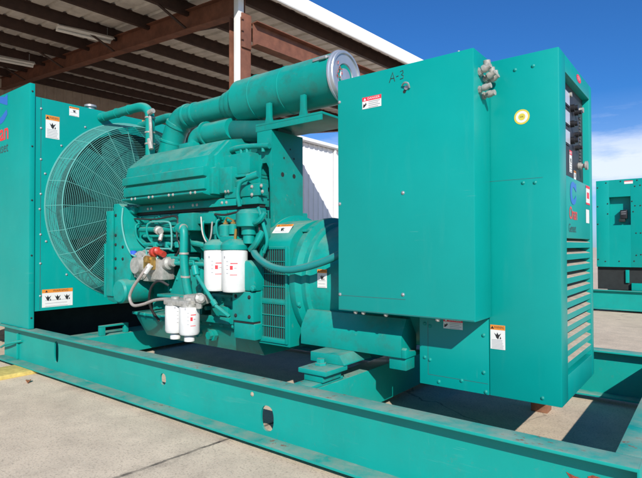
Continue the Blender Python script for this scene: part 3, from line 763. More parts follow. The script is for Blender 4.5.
mb = MB('teal'); mb.box(-1.785, -1.655, 2.15, 2.32, .272, .3115, .006); mb.build('isolator_pad', iso)
mb = MB('rail'); mb.box(-1.79, -1.67, 2.07, 2.36, .251, .270, .005); mb.build('isolator_base', iso)

# ---- air cleaner on its stand
YM, ZM, RM = 2.80, 2.142, .170
mb = MB('teal')
mb.lathe((-2.96, YM, ZM), (1, 0, 0), [(.150, 0), (RM, .03), (RM, .22), (RM + .004, .222), (RM + .004, .232), (RM, .234), (RM, .52), (RM + .004, .522), (RM + .004, .532), (RM, .534), (RM, 1.0)], 56)
ac = mb.build('air_cleaner', gen)
mb = MB('cap')
mb.lathe((-1.962, YM, ZM), (1, 0, 0), [(RM + .006, -.022), (RM + .008, -.020), (RM + .008, -.008), (RM + .001, -.005), (RM + .001, .016), (RM - .004, .022), (RM - .018, .022), (RM - .024, .012), (.088, .010), (.082, .0), (.058, -.002), (.052, .010), (.0005, .012)], 56)
cap = mb.build('end_cap', ac)
mb = MB('red'); fr = FX(-1.962 + .017, YM, ZM)
rnd = random.Random(3)
for i in range(7):
    u, v = -.10 + .022 * (i % 3), -.02 + .028 * (i // 2)
    mb.tube([fr @ Vector((u + rnd.uniform(-.008, .008), v + rnd.uniform(-.012, .012), .0)) for _ in range(4)], .0028, 5, 3)
mb.build('chalk_mark', cap)
mb = MB('steel'); mb.box(-2.12, -1.985, YM - .15, YM - .12, ZM + .095, ZM + .112, .003); mb.cyl((-2.05, YM - .155, ZM + .10), (-2.0, YM - .155, ZM + .10), .012, 8).build('latch', ac)
mb = MB('teal')
for x in (-2.52, -2.20): MB('teal').prism([(x - .035, 1.8785), (x + .035, 1.8785), (x + .022, 1.93), (x + .020, 2.03), (x - .020, 2.03), (x - .022, 1.93)], 2.64, 2.665, 'y', .003).build('saddle', ac)
mb = MB('teal')
mb.lathe((-3.62, YM, ZM), (1, 0, 0), [(.094, 0), (.094, .50), (.104, .505), (.11, .52), (.11, .565), (.12, .57), (.128, .60), (.128, .66), (.145, .67)], 40)
mb.lathe((-3.645, YM, ZM), (1, 0, 0), [(.100, 0), (.106, .01), (.106, .035), (.100, .045)], 40); mb.lathe((-3.53, YM, ZM), (1, 0, 0), [(.097, 0), (.101, .01), (.101, .03), (.097, .04)], 40)
mb.tube([(-3.61, YM, ZM), (-3.70, YM, ZM - .01), (-3.78, YM, ZM - .07), (-3.83, YM, ZM - .15), (-3.92, YM, ZM - .34), (-3.98, YM, ZM - .48)], .102, 36, 6)
mb.lathe((-3.775, YM, ZM - .06), (-.5, 0, -.8), [(.106, -.02), (.110, -.015), (.110, .015), (.106, .02)], 36); mb.lathe((-3.86, YM, ZM - .20), (-.3, 0, -.8), [(.106, -.012), (.109, -.008), (.109, .008), (.106, .012)], 36)
mb.build('intake_pipe', gen)
mb = MB('teal')
mb.tube([(-3.415, 2.72, 1.80), (-3.415, 2.72, 1.86), (-3.39, 2.72, 1.905), (-3.33, 2.72, 1.925), (-3.28, 2.72, 1.925)], .078, 28, 6)
mb.lathe((-3.29, 2.72, 1.925), (1, 0, 0), [(.10, 0), (.10, .02)], 28); mb.tube([(-3.27, 2.72, 1.925), (-2.98, 2.72, 1.925)], .082, 28, smooth=False)
mb.box(-3.50, -3.32, 2.60, 2.85, 1.80, 1.85, .01)
mb.build('exhaust_elbow', gen)
mb = MB('fanteal'); mb.tube([(-2.99, 2.76, 1.915), (-2.75, 2.78, 1.88), (-2.5, 2.80, 1.85)], .085, 24); mb.box(-3.0, -2.66, 2.78, 3.0, 1.67, 1.80, .02); mb.build('exhaust_manifold', gen)
# stand
mb = MB('teal')
mb.box(-2.605, -2.004, 2.60, 3.02, 1.862, 1.878, .003); mb.box(-2.605, -2.004, 2.60, 2.612, 1.822, 1.8615, .002)
mb.box(-2.605, -2.593, 2.6125, 3.02, 1.822, 1.8615, .002)
mb.prism([(-2.592, 1.821), (-2.4505, 1.821), (-2.4505, 1.112), (-2.462, 1.112), (-2.470, 1.45), (-2.478, 1.555), (-2.50, 1.592), (-2.54, 1.592), (-2.555, 1.56), (-2.56, 1.45), (-2.592, 1.40)], 2.602, 2.612, 'y', .0015)
mb.box(-2.460, -2.450, 2.6125, 2.944, 1.112, 1.8215, .002)
mb.box(-2.47, -2.12, 2.585, 2.96, 1.096, 1.111, .003); mb.box(-2.43, -2.30, 2.65, 2.94, 1.05, 1.0955, .008)
stand = mb.build('air_cleaner_stand', gen)
HOLES = ((2.716, 1.517, .017), (2.842, 1.517, .017), (2.732, 1.638, .008), (2.842, 1.646, .008), (2.80, 1.71, .007))
for y, z, r in HOLES:
    mb = MB('dark'); mb.disc(FX(-2.45, 0, 0), y, z, r, .001); mb.build('bolt_hole', stand)

many('bolt', screw_y(.007), [(-2.56, 2.602, 1.70), (-2.575, 2.602, 1.48)], stand, 'teal')
# radiator coolant pipes
mb = MB('teal'); mb.tube([(-4.60, 2.53, 2.228), (-4.40, 2.55, 2.235), (-4.15, 2.59, 2.252), (-4.02, 2.60, 2.245), (-3.935, 2.60, 2.20), (-3.905, 2.60, 2.11), (-3.905, 2.60, 1.72)], .040, 18, 6)
for x, y, z in ((-4.53, 2.535, 2.231), (-4.36, 2.557, 2.239), (-4.20, 2.583, 2.249)): mb.lathe((x, y, z), (1, .1, .05), [(.041, -.008), (.0445, -.006), (.0445, .006), (.041, .008)], 18)
cp = mb.build('coolant_pipe', gen)
mb = MB('zinc')
for z in (2.13, 2.0, 1.90): mb.lathe((-3.905, 2.60, z), (0, 0, 1), [(.0415, -.008), (.045, -.006), (.045, .006), (.0415, .008)], 18)
mb.tube([(-3.86, 2.57, 2.13), (-3.83, 2.555, 2.05), (-3.83, 2.56, 1.95), (-3.84, 2.57, 1.87)], .014, 8); mb.cyl((-3.86, 2.56, 2.16), (-3.80, 2.56, 2.17), .022, 8); mb.cyl((-3.85, 2.555, 1.93), (-3.82, 2.555, 1.84), .02, 8)
mb.build('hose_clamp', cp)
mb = MB('teal'); mb.tube([(-4.60, 2.95, 2.22), (-4.30, 2.95, 2.235), (-4.10, 2.95, 2.235), (-3.98, 2.95, 2.18), (-3.93, 2.95, 2.05), (-3.92, 2.95, 1.80)], .042, 18, 6); mb.build('coolant_pipe', gen)
mb = MB('dark'); mb.tube([(-4.08, 3.1, 2.02), (-3.9, 3.1, 2.10), (-3.75, 3.1, 2.12)], .06, 14); mb.box(-4.1, -3.05, 2.96, 3.2, 1.43, 1.75, .02); mb.build('turbocharger', gen)

# ---- terminal box
mb = MB('panel'); mb.box(-1.652, -.874, 2.290, 2.500, .648, 1.921, .006)
tb = mb.build('terminal_box', gen)
mb = MB('panel'); mb.box(-1.60, -1.272, 2.5005, 3.27, 1.16, 1.915, .006); mb.build('box_extension', tb)
sticker('danger_label', FY(-1.429, 2.290, 1.765), .118, .062, 'DANGER', 'lab_red', tb, wide=True, lines=4)
many('screw', screw_y(.007), [(-1.640, 2.289, z) for z in (1.80, 1.235, .735)] + [(-1.249, 2.289, .755), (-1.246, 2.289, 1.27)], tb, 'steel')
mb = MB('steel'); mb.tube([(-1.245, 2.285, 1.815), (-1.225, 2.272, 1.822), (-1.205, 2.272, 1.815), (-1.203, 2.284, 1.795)], .0045, 6); mb.lathe((-1.222, 2.291, 1.80), (0, -1, 0), [(.012, 0), (.012, .006)], 10); mb.build('door_catch', tb)
mb = MB('dark'); mb.disc(FY(0, 2.29, 0), -1.234, 1.783, .009, .001); mb.build('catch_hole', tb)
mb = MB('ink'); fr = FY(0, 2.290, 0)
for st in ([(-1.322, 1.845), (-1.302, 1.895), (-1.290, 1.847)], [(-1.313, 1.864), (-1.293, 1.864)], [(-1.281, 1.868), (-1.268, 1.870)], [(-1.258, 1.889), (-1.243, 1.893), (-1.241, 1.880), (-1.252, 1.872), (-1.240, 1.866), (-1.242, 1.852), (-1.259, 1.851)]):
    mb.tube([fr @ Vector((u, v, .0)) for u, v in st], .0022, 6, smooth=False)
mb.build('marker_writing', tb)       # A-3
mb = MB('emblem_dark'); fr = FY(0, 2.290, 0); mb.rect(fr, -1.638, -1.235, .7295, .7315, .0006); mb.rect(fr, -1.645, -.88, .6525, .6545, .0006); mb.build('fold_seam', tb)
many('screw', lambda mb: mb.lathe((0, 0, 0), (0, 0, -1), [(.012, 0), (.012, .008), (.008, .014)], 8), [(-1.55, 2.31, .647), (-1.36, 2.31, .647), (-1.07, 2.31, .647), (-1.5, 2.31, .647)], tb, 'zinc')
# conduit glands on the box's end
for y, z, r, up in ((2.36, 1.822, .020, 1.6), (2.425, 1.806, .018, 1.7), (2.47, 1.802, .018, 1.8), (2.355, 1.738, .016, .6), (2.41, 1.722, .017, .3)):
    mb = MB('zinc'); d = Vector((1, -.15, .25 * up))
    mb.lathe((-.876, y, z), d, [(r * 1.1, 0), (r * 1.1, .012)], 6); mb.lathe(Vector((-.876, y, z)) + d.normalized() * .013, d, [(r * .75, 0), (r * .75, .010), (r * .98, .012), (r * .98, .030), (r * .80, .036), (r * .80, .05)], 16)
    if up > 1: e = Vector((-.876, y, z)) + d.normalized() * .046; mb.cyl(e, e + Vector((.0, -.005, .030)), r * .85, 12, .003)
    mb.build('cable_gland', tb)

# ---- control cabinet
X0, X1, YA, YB, ZA, ZB = -1.266, -.555, 2.505, 3.285, .262, 1.915
mb = MB('panel')
mb.box(-.888, X1, YA, YA + .125, ZA, ZB, .007)                       # front sheet, right
mb.box(X0, -.890, YA - .002, YA + .10, ZA, .643, .004)                # lower left cover
mb.box(X0, -.890, YA + .002, YA + .10, .6435, ZB, .004)
mb.box(-.72, X1 - .001, YB - .064, YB, ZA, ZB, .007)
mb.box(-.72, X1 - .001, YA + .1255, YB - .0645, 1.832, ZB - .001, .004)
mb.box(-.72, X1 - .003, YA + .1255, YB - .0645, 1.036, 1.338, .003)
mb.box(-.72, X1 - .001, YA + .1255, YB - .0645, ZA + .001, .385, .003)
mb.box(X0, -.7205, YA + .11, YB, ZA + .002, ZB - .002, .004)
cab = mb.build('control_cabinet', gen)
mb = MB('panelblack'); mb.box(-.70, -.592, YA + .126, YB - .065, 1.339, 1.831, 0)
cp_ = mb.build('control_panel', gen)
mb = MB('panel')
XP = -.592
fr = FX(XP, 0, 0)
for i, z in enumerate((1.755, 1.655, 1.555)):
    mb = MB('glass'); mb.rect(fr, 2.77, 2.868, z - .032, z + .032, .006); mb.use('black').rect(fr, 2.76, 2.88, z - .040, z + .040, .004); mb.build('meter', cp_)
for y, z, r in ((2.93, 1.725, .020), (2.92, 1.64, .018), (2.93, 1.555, .020), (3.02, 1.72, .016), (3.02, 1.60, .014), (3.03, 1.53, .014)):
    mb = MB('black'); mb.lathe((XP, y, z), (1, 0, 0), [(r, 0), (r, .018), (r * .7, .02), (r * .7, .034)], 16); mb.build('knob', cp_)
mb = MB('zinc'); mb.lathe((XP, 3.10, 1.44), (1, 0, 0), [(.020, 0), (.020, .014), (.012, .016), (.012, .032), (.024, .034), (.024, .046)], 18).build('push_button', cp_)
mb = MB('zinc'); mb.lathe((XP, 3.09, 1.745), (1, 0, 0), [(.015, 0), (.015, .03)], 10); mb.lathe((XP, 2.88, 1.785), (1, 0, 0), [(.012, 0), (.012, .014)], 10).build('indicator_lamp', cp_)
mb = MB('grey')
for i in range(14): mb.box(XP, XP + .006, 3.115, 3.14, 1.47 + i * .018, 1.480 + i * .018, 0)
mb.build('terminal_strip', cp_)
sticker('danger_label', FX(XP, 2.90, 1.44), .06, .115, 'DANGER', 'lab_red', cp_, lines=4)
sticker('warning_label', FX(XP, 3.0, 1.375), .055, .055, 'WARNING', 'lab_orange', cp_, lines=2)
# emblem, lettering and stickers below the panel
fr = FX(X1 - .003, 0, 0)
emblem_c(MB('emblem_blue'), fr, 2.785, 1.262, .14, .115).build('emblem', cab)
mb = MB('emblem_red'); mb.text(fr, 'Onan', .088, 2.782, 1.158, .0015, bold=.0008, sx=.92); mb.build('lettering', cab)['label'] = 'red lettering'
mb = MB('emblem_dark'); mb.text(fr, 'Genset', .060, 2.76, 1.085, .0015, sx=.95); mb.build('lettering', cab)['label'] = 'dark lettering'
mb = MB('lab_white'); mb.rect(fr, 3.105, 3.212, 1.228, 1.333, .001); mb.use('lab_red').rect(fr, 3.105, 3.212, 1.318, 1.333, .0015); mb.rect(fr, 3.13, 3.19, 1.262, 1.296, .0015); mb.rect(fr, 3.105, 3.212, 1.228, 1.238, .0015); mb.build('red_label', cab)
mb = MB('lab_white'); mb.rect(fr, 3.10, 3.19, 1.125, 1.20, .001); mb.build('paper_label', cab)
mb = MB('lab_red'); mb.disc(FX(X1 - .001, 0, 0), 2.935, 1.876, .055, .001, 28, .020); mb.use('lab_white').text(FX(X1 - .001, 0, 0), 'STOP', .024, 2.935, 1.876, .0016); mb.build('oval_badge', cab)
mb = MB('yellow'); fr = FY(0, YA, 0); mb.disc(fr, -.722, 1.616, .036, .001, 32); mb.use('lab_white').disc(fr, -.722, 1.616, .028, .0014, 32); mb.use('yellow').disc(fr, -.722, 1.616, .0165, .0018, 28)
mb.use('ink').text(fr, 'OK', .012, -.722, 1.616, .0022); mb.build('round_sticker', cab)
sticker('warning_label', FY(-.845, YA, .553), .072, .118, 'WARNING', 'lab_orange', cab, lines=7)
sticker('danger_label', FY(-1.075, YA - .002, .598), .105, .055, 'DANGER', 'lab_red', cab, wide=True, lines=4)
many('screw', screw_y(.0065), [(-.752, 2.504, 1.848), (-.669, 2.504, 1.849), (-.719, 2.504, 1.30), (-.665, 2.504, 1.297), (-.64, 2.504, .292)], cab, 'teal')
many('screw', screw_y(.0075), [(x, 2.502, z) for x, z in ((-1.235, .585), (-1.205, .575), (-1.235, .405), (-1.205, .395), (-1.155, .286), (-1.03, .312), (-.915, .37), (-.915, .555), (-.905, .275))], cab, 'teal')
mb = MB('emblem_dark'); fr = FY(0, YA - .002, 0); mb.rect(fr, -1.217, -1.215, .318, .60, .0006); mb.rect(fr, -1.217, -.894, .316, .318, .0006); mb.build('cover_seam', cab)
mb = MB('emblem_dark'); fr = FY(0, YA, 0); mb.rect(fr, -.88, -.63, 1.318, 1.3193, .0006); mb.build('panel_seam', cab)
# louvres
sl = MB('panel')
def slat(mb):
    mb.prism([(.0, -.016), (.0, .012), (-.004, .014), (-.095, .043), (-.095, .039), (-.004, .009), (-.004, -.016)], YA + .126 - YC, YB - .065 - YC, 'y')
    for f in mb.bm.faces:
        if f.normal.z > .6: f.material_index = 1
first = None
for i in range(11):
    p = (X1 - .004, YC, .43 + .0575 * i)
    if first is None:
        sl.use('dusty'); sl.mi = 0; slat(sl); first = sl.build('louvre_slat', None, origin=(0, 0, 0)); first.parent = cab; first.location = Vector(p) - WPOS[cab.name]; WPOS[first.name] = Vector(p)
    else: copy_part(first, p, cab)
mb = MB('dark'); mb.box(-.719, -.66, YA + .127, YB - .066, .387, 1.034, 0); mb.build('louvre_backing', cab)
many('lifting_eye', lambda mb: mb.lathe((0, 0, 0), (0, 0, 1), [(.006, 0), (.006, .003), (.004, .006)], 10), [(-.69, 2.53, 1.914), (-.95, 2.3, 1.920), (-.80, 2.53, 1.914)], cab, 'zinc')

# ================================================================ SUPPORT BLOCK, LEAF, KERB
mb = MB('wood'); mb.box(-.925, -.825, 3.34, 3.44, -.035, .258, .006)
tag(mb.build('wood_block'), 'short rust brown timber post on the concrete, propping the control cabinet from below', 'wood block')
mb = MB('kerb'); mb.box(-4.74, -4.405, -.30, 1.985, -.036, -.001, .008)
tag(mb.build('kerb'), 'low yellow painted kerb lying under the far end of the skid', 'kerb')
def leaf(x, y, z, s, rot, label):
    mb = MB('leaf'); bm = mb.bm; ca, sa = math.cos(rot), math.sin(rot); rows = []
    for i in range(7):
        t = i / 6; w = s * .22 * math.sin(PI * min(1, t * .95 + .04)); zz = .012 * math.sin(PI * t) 
        rows.append([bm.verts.new((x + ca * (t - .5) * s - sa * k * w, y + sa * (t - .5) * s + ca * k * w, z + zz + abs(k) * .006)) for k in (-1, 0, 1)])
    for a, b in zip(rows, rows[1:]):
        for k in range(2): bm.faces.new((a[k], a[k + 1], b[k + 1], b[k]))
    o = mb.build('dry_leaf'); sm = o.modifiers.new('thick', 'SOLIDIFY'); sm.thickness = .001
    tag(o, label, 'leaf')
leaf(-4.17, 1.72, -.033, .09, -.5, 'small red brown dry leaf on the concrete beside the yellow kerb')

# ================================================================ SECOND GENERATOR
g2 = thing('enclosed_generator', (-.0, 9.9, -.035), 'boxed in teal generator with a square control recess, standing behind the open set', 'generator')
GY = 9.12
mb = MB('panel')
# enclosure front with the recess left open
U0, U1, V0, V1 = -1.31, -1.018, 1.318, 1.762
mb.box(-1.492, U0, GY, GY + .02, .665, 2.03, .003); mb.box(U1, 1.9, GY, GY + .02, .665, 2.03, .003)
mb.box(U0, U1, GY + .001, GY + .02, V1, 2.03, 0); mb.box(U0, U1, GY + .001, GY + .02, .665, V0, 0)
mb.box(-1.492, 1.9, GY + .0205, 11.2, 1.80, 2.028, .003); mb.box(-1.492, -1.45, GY + .021, 11.2, .665, 1.799, .003); mb.box(1.86, 1.9, GY + .021, 11.2, .665, 1.799, .003); mb.box(-1.449, 1.859, 11.15, 11.2, .665, 1.799, .003); mb.box(-1.449, 1.859, GY + .021, 11.149, .665, .70, .003)
enc = mb.build('enclosure', g2)
mb = MB('panel'); mb.box(U0, U1, GY + .12, GY + .13, V0, V1, 0); mb.box(U0 - .008, U0, GY + .021, GY + .13, V0, V1, 0); mb.box(U1, U1 + .008, GY + .021, GY + .13, V0, V1, 0); mb.box(U0, U1, GY + .021, GY + .119, V1, V1 + .008, 0); mb.box(U0, U1, GY + .021, GY + .119, V0 - .008, V0, 0)
rc = mb.build('control_recess', g2)
mb = MB('black'); mb.box(-1.165, -1.07, GY + .03, GY + .118, 1.42, 1.555, .006); mb.use('greyink').rect(FY(0, GY + .03, 0), -1.15, -1.085, 1.52, 1.527, .001); mb.rect(FY(0, GY + .03, 0), -1.15, -1.085, 1.49, 1.496, .001); mb.build('control_unit', rc)
mb = MB('dark'); mb.box(-1.18, -1.10, GY + .02, GY + .11, 1.37, 1.415, .006); mb.build('control_handle', rc)
mb = MB('lab_white'); fr = FY(0, GY, 0); mb.rect(fr, -1.10, -.985, 1.955, 2.002, .002); mb.use('lab_red').rect(fr, -1.10, -.985, 1.99, 2.002, .003); mb.build('danger_label', enc)
many('screw', screw_y(.008), [(x, GY - .001, z) for x, z in ((-1.35, 1.99), (-1.15, 2.0), (-.93, 2.0), (-1.47, 1.92), (-1.47, 1.62), (-1.47, 1.34), (-.96, 1.91), (-.89, 1.92), (-1.0, 1.68), (-.96, 1.61), (-.89, 1.61), (-.985, 1.52), (-1.33, 1.66), (-1.33, 1.50), (-.95, 1.19), (-.89, 1.19), (-1.47, .78), (-1.37, .75), (-1.18, .755), (-.98, .76), (-.95, .85), (-.89, .86))], enc, 'dark')
mb = MB('dark'); mb.box(-1.489, 1.8, GY + .06, 11.1, .31, .664, 0); mb.build('recess_shade_box', g2)  # dark box painting in the shaded recess between skid and enclosure
mb = MB('panel'); mb.box(-1.02, 1.7, GY + .01, GY + .059, .304, .42, .006); mb.box(-1.10, -1.05, GY + .03, GY + .059, .42, .62, .004); mb.build('engine_sump', g2)
mb = MB('rail'); fr = FY(0, GY - .02, 0); mb.plate(fr, -1.62, 2.0, .012, .288, .012, []); mb.box(-1.62, 2.0, GY - .07, GY + .03, .2885, .302, .003); mb.box(-1.62, 2.0, GY - .07, GY + .03, -.002, .0115, .003); mb.build('skid_rail', g2)
mb = MB('rail'); mb.plate(FY(0, 11.0, 0), -1.62, 2.0, .012, .288, .012, []); mb.box(-1.62, 2.0, 10.95, 11.05, .2885, .302, .003); mb.box(-1.62, 2.0, 10.95, 11.05, -.002, .0115, .003); mb.build('skid_rail', g2)
mb = MB('wood'); mb.box(-.80, -.68, GY - .10, 11.0, -.035, -.003, .004)
tag(mb.build('timber_bearer') , 'flat timber bearer on the concrete under the skid of the boxed in generator', 'timber')

# ================================================================ OPEN SHED
CA, SA = .9972, .0750
def sh(a, b, z): return Vector((-5.63 + a * CA + b * SA, 5.29 - a * SA + b * CA, z))
SHM = Matrix(((CA, SA, 0, -5.63), (-SA, CA, 0, 5.29), (0, 0, 1, 0), (0, 0, 0, 1)))     # columns: a, b, z
SL = .109
shed = thing('open_shed', sh(-5, 0, -.035), 'open sided steel shed with brown beams and a low metal roof, behind the generator', 'shed')
RB0, RB1 = -14., 9.2
def rafter(b, name):
    mb = MB('ruststeel')
    z = lambda a, d: 4.49 - SL * a + d
    mb.prism([(.12, z(.12, 0.012)), (.12, z(.12, .32)), (-11.2, z(-11.2, .32)), (-11.2, z(-11.2, 0.012))], b - .006, b + .006, 'y', 0, SHM)
    for d in (0, .32): mb.prism([(.12, z(.12, d)), (.12, z(.12, d + .012)), (-11.2, z(-11.2, d + .012)), (-11.2, z(-11.2, d))], b - .085, b + .085, 'y', 0, SHM)
    return mb.build(name, shed)
rafter(0, 'rafter'); rafter(RB1 - .15, 'rafter')
def column(b):
    mb = MB('ruststeel')
    mb.box(-.135, -.12, b - .10, b + .10, -.035, 4.47, .003, SHM); mb.box(.12, .135, b - .10, b + .10, -.035, 4.40, .003, SHM); mb.box(-.1195, .1195, b - .006, b + .006, -.035, 4.45, 0, SHM)
    mb.box(.1355, .16, b - .09, b + .09, 3.95, 4.46, .003, SHM)
    for z in (4.05, 4.18, 4.35): mb.box(.16, .18, b - .11, b - .07, z, z + .03, .003, SHM)
    return mb.build('column', shed)
column(0); column(RB1 - .15)
mb = MB('trim'); mb.box(.020, .132, -.135, -.03, -.02, 4.9, .012, SHM)
for z in (1.2, 3.0): mb.box(.008, .144, -.140, -.025, z, z + .04, .003, SHM)
mb.build('downspout', shed)
mb = MB('ruststeel')
for z in (4.02, 4.36): mb.box(.08, .26, .12, RB1 - .27, z, z + .014, .002, SHM)
mb.box(.15, .162, .12, RB1 - .27, 4.035, 4.359, 0, SHM); mb.build('eave_beam', shed)
# roof sheet with ribs running down the slope
mb = MB('roofmetal'); bm = mb.bm
zr = lambda a: 4.95 - SL * a
a0, a1 = .37, -11.35; b = RB0; prof = []
while b < RB1 + .1:
    for db, dz in ((0, 0), (.20, 0), (.225, .035), (.265, .035), (.29, 0)): prof.append((b + db, dz))
    b += .31
rows = [[bm.verts.new(SHM @ Vector((a, bb, zr(a) + dz))) for bb, dz in prof] for a in (a0, -3, -7, a1)]
rows2 = [[bm.verts.new(SHM @ Vector((a, bb, zr(a) + dz + .012))) for bb, dz in prof] for a in (a0, -3, -7, a1)]
for rr in (rows, rows2):
    for r1, r2 in zip(rr, rr[1:]):
        for i in range(len(prof) - 1): bm.faces.new((r1[i], r1[i + 1], r2[i + 1], r2[i]))
mb.build('roof', shed)
# purlins
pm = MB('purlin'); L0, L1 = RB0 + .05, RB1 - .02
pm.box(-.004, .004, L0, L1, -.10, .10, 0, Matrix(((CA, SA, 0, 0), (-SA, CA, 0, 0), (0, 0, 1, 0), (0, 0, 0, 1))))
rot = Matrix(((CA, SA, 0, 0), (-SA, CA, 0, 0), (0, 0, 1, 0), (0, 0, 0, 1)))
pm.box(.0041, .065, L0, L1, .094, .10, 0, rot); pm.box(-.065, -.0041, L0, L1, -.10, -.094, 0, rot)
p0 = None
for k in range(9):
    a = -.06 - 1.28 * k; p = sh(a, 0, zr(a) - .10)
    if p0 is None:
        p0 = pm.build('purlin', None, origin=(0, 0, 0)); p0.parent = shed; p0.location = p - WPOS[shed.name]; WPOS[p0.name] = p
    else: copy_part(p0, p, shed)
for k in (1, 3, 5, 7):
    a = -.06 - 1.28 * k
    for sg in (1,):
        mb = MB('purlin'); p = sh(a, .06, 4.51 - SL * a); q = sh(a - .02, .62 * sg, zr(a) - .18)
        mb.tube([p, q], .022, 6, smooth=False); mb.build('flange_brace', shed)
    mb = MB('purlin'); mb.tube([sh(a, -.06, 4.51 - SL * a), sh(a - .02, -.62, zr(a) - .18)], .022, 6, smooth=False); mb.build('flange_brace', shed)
# fascia and gutter along the eave
mb = MB('trim'); mb.prism([(.372, 4.715), (.42, 4.715), (.43, 4.73), (.43, 4.94), (.42, 4.965), (.34, 4.972), (.372, 4.94)], RB0, RB1 + .12, 'y', 0, SHM); mb.build('fascia', shed)
mb = MB('trim'); mb.prism([(.43, 4.91), (.43, 4.78), (-11.35, 6.07), (-11.35, 6.20)], RB1 + .10, RB1 + .13, 'y', 0, SHM); mb.build('rake_trim', shed)
# ribbed back wall
def ribbed(mb, A, B, z0, z1, step, depth, thick):
    A = Vector(A); B = Vector(B); d = (B - A); L = d.length; d.normalize(); nrm = Vector((d.y, -d.x, 0))
    t = 0; pr = []
    while t < L:
        for q, w in ((0, 0), (step * .62, 0), (step * .72, depth), (step * .90, depth)): 
            if t + q <= L: pr.append((t + q, w))
        t += step
    bm = mb.bm; loops = []
    for off in (0, -thick):
        lo = [bm.verts.new(A + d * q + nrm * (w + off) + Vector((0, 0, z0))) for q, w in pr]; hi = [bm.verts.new(A + d * q + nrm * (w + off) + Vector((0, 0, z1))) for q, w in pr]
        for i in range(len(pr) - 1):
            f = (lo[i], lo[i + 1], hi[i + 1], hi[i]); bm.faces.new(f if off == 0 else f[::-1])
    return mb
mb = ribbed(MB('shedwall'), sh(-11.3, RB0, 0), sh(-11.3, RB1, 0), -.035, zr(-11.3) - .02, .3, .03, .02); mb.build('back_wall', shed)
# light fixtures
def fixture(p, rotz, label):
    t = thing('light_fixture', p, label, 'light fixture', 'light fixtures under the shed roof')
    m = Matrix.Translation(p) @ Matrix.Rotation(rotz, 4, 'Z')
    mb = MB('lightwhite'); mb.prism([(-.16, .0), (-.07, .07), (.07, .07), (.16, .0), (.15, -.004), (.06, .055), (-.06, .055), (-.15, -.004)], -.5, .5, 'y', 0, m); mb.box(-.05, .05, -.5, .5, .03, .054, .003, m); mb.build('housing', t)
    for x in (-.09, .09):
        mb = MB('white'); mb.cyl(m @ Vector((x, -.48, .012)), m @ Vector((x, .48, .012)), .018, 12); mb.build('tube_lamp', t)
    mb = MB('steel')
    for y in (-.4, .4): mb.cyl(m @ Vector((0, y, .07)), m @ Vector((0, y, .25)), .006, 6)
    mb.build('hanger', t)
fixture(Vector((-9.62, 4.98, 5.12)), R(-14), 'white strip light under the shed roof, nearer the white downspout')
fixture(Vector((-12.6, 4.75, 5.22)), R(-14), 'white strip light under the shed roof, above the radiator at the left edge')

# ================================================================ WHITE BUILDING
wb = thing('warehouse', (-20, 26, -.035), 'white ribbed metal building partly in shade, seen between the stand and the terminal box', 'building')
mb = ribbed(MB('whitemetal'), (-14.0, 15.6, 0), (-14.0, 46, 0), -.035, 5.50, .34, .035, .02); mb.build('wall', wb)
mb = ribbed(MB('whitemetal'), (-28.0, 15.62, 0), (-14.02, 15.62, 0), -.035, 5.50, .34, .03, .02); mb.build('wall', wb)
mb = ribbed(MB('whitemetal'), (-14.02, 46.0, 0), (-28.0, 46.0, 0), -.035, 5.50, .34, .03, .02); mb.build('wall', wb)
mb = MB('trim'); mb.prism([(-14.0 + .05, 5.505), (-13.75, 5.505), (-13.72, 5.53), (-13.72, 5.66), (-14.0 + .05, 5.70)], 15.4, 46.3, 'y', 0); mb.build('gutter', wb)
mb = MB('whitemetal'); mb.prism([(-13.8, 5.665), (-21, 6.25), (-28.2, 5.665), (-28.2, 5.62), (-21, 6.20), (-13.96, 5.62)], 15.4, 46.3, 'y', 0); mb.build('roof', wb)
mb = MB('trim'); mb.box(-13.93, -13.83, 18.95, 19.06, .0, 5.50, .01); mb.build('downspout', wb)

# ================================================================ GROUND
mb = MB('concrete'); bm = mb.bm
q = 300
f = bm.faces.new([bm.verts.new(p) for p in ((-q, -q, -.035), (q, -q, -.035), (q, q, -.035), (-q, q, -.035))])
g = mb.build('ground'); g['kind'] = 'structure'

# ================================================================ LIGHT, SKY, CAMERA
w = bpy.data.worlds.new('World'); C.world = w; w.use_nodes = True
nt = w.node_tree; bg = nt.nodes['Background']
SUN = Vector((.212, -.215, .187)).normalized()
el = math.asin(SUN.z); az = math.atan2(SUN.x, SUN.y)
sky = nt.nodes.new('ShaderNodeTexSky'); sky.sky_type = 'NISHITA'; sky.sun_disc = False
sky.sun_elevation = el; sky.sun_rotation = az; sky.altitude = 0; sky.air_density = 1.0; sky.dust_density = .6; sky.ozone_density = 2.5
tc = nt.nodes.new('ShaderNodeTexCoord'); sp = nt.nodes.new('ShaderNodeSeparateXYZ'); nt.links.new(tc.outputs['Generated'], sp.inputs[0])
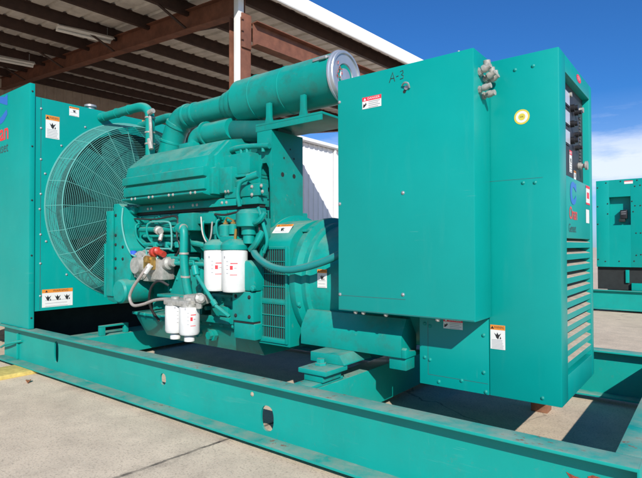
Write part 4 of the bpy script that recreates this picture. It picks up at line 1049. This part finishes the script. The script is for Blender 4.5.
# streaky cloud bank low in the sky
cn = noise(nt, 5.0, 12, .66, vec=tc.outputs['Generated'], stretch=(1, 1, 5))
cn2 = noise(nt, 1.3, 3, .5, vec=tc.outputs['Generated'], stretch=(1, 1, 3))
band = mathn(nt, 'MULTIPLY', ramp(nt, sp.outputs['Z'], .27, .15), ramp(nt, sp.outputs['Z'], .02, .12))
cl = mathn(nt, 'MULTIPLY', ramp(nt, mathn(nt, 'ADD', mathn(nt, 'MULTIPLY', cn, .6), mathn(nt, 'MULTIPLY', band, .38)), .42, .66), band)
low = mathn(nt, 'MULTIPLY', ramp(nt, sp.outputs['Z'], .26, .05), .30)
fac = mathn(nt, 'MAXIMUM', mathn(nt, 'MULTIPLY', cl, .85), low, True)
tint = nt.nodes.new('ShaderNodeMix'); tint.data_type = 'RGBA'; tint.blend_type = 'MULTIPLY'; tint.inputs[0].default_value = 1
nt.links.new(sky.outputs[0], tint.inputs[6]); tint.inputs[7].default_value = (.30, .82, 1.46, 1)
out = mixc(nt, fac, tint.outputs[2], (10.5, 11.2, 12.8))
nt.links.new(out, bg.inputs['Color']); bg.inputs['Strength'].default_value = .080
sd = bpy.data.lights.new('sun', 'SUN'); sd.energy = 5.0; sd.angle = R(.53); sd.color = (1, .955, .89)
so = bpy.data.objects.new('sun', sd); COL.objects.link(so); so.rotation_euler = SUN.to_track_quat('Z', 'Y').to_euler(); so.location = SUN * 30

cd = bpy.data.cameras.new('camera'); cam = bpy.data.objects.new('camera', cd); COL.objects.link(cam)
cd.sensor_width = 36; cd.lens = 36 * 508.53 / 642; cd.clip_start = .05; cd.clip_end = 1000
F = Vector((-.61199527, .7907278, .01453756)); Rt = Vector((.79078207, .61209086, -.00291509)); U = Rt.cross(F)
m = Matrix((Rt, U, -F)).transposed().to_4x4(); m.translation = Vector((0, 0, 1.0))
cam.matrix_world = m
C.camera = cam
C.view_settings.view_transform = 'Standard'; C.view_settings.look = 'None'; C.view_settings.exposure = .18; C.view_settings.gamma = 1
C.view_settings.use_curve_mapping = False
C.render.film_transparent = False
C.cycles.max_bounces = 6; C.cycles.diffuse_bounces = 3; C.cycles.use_denoising = True
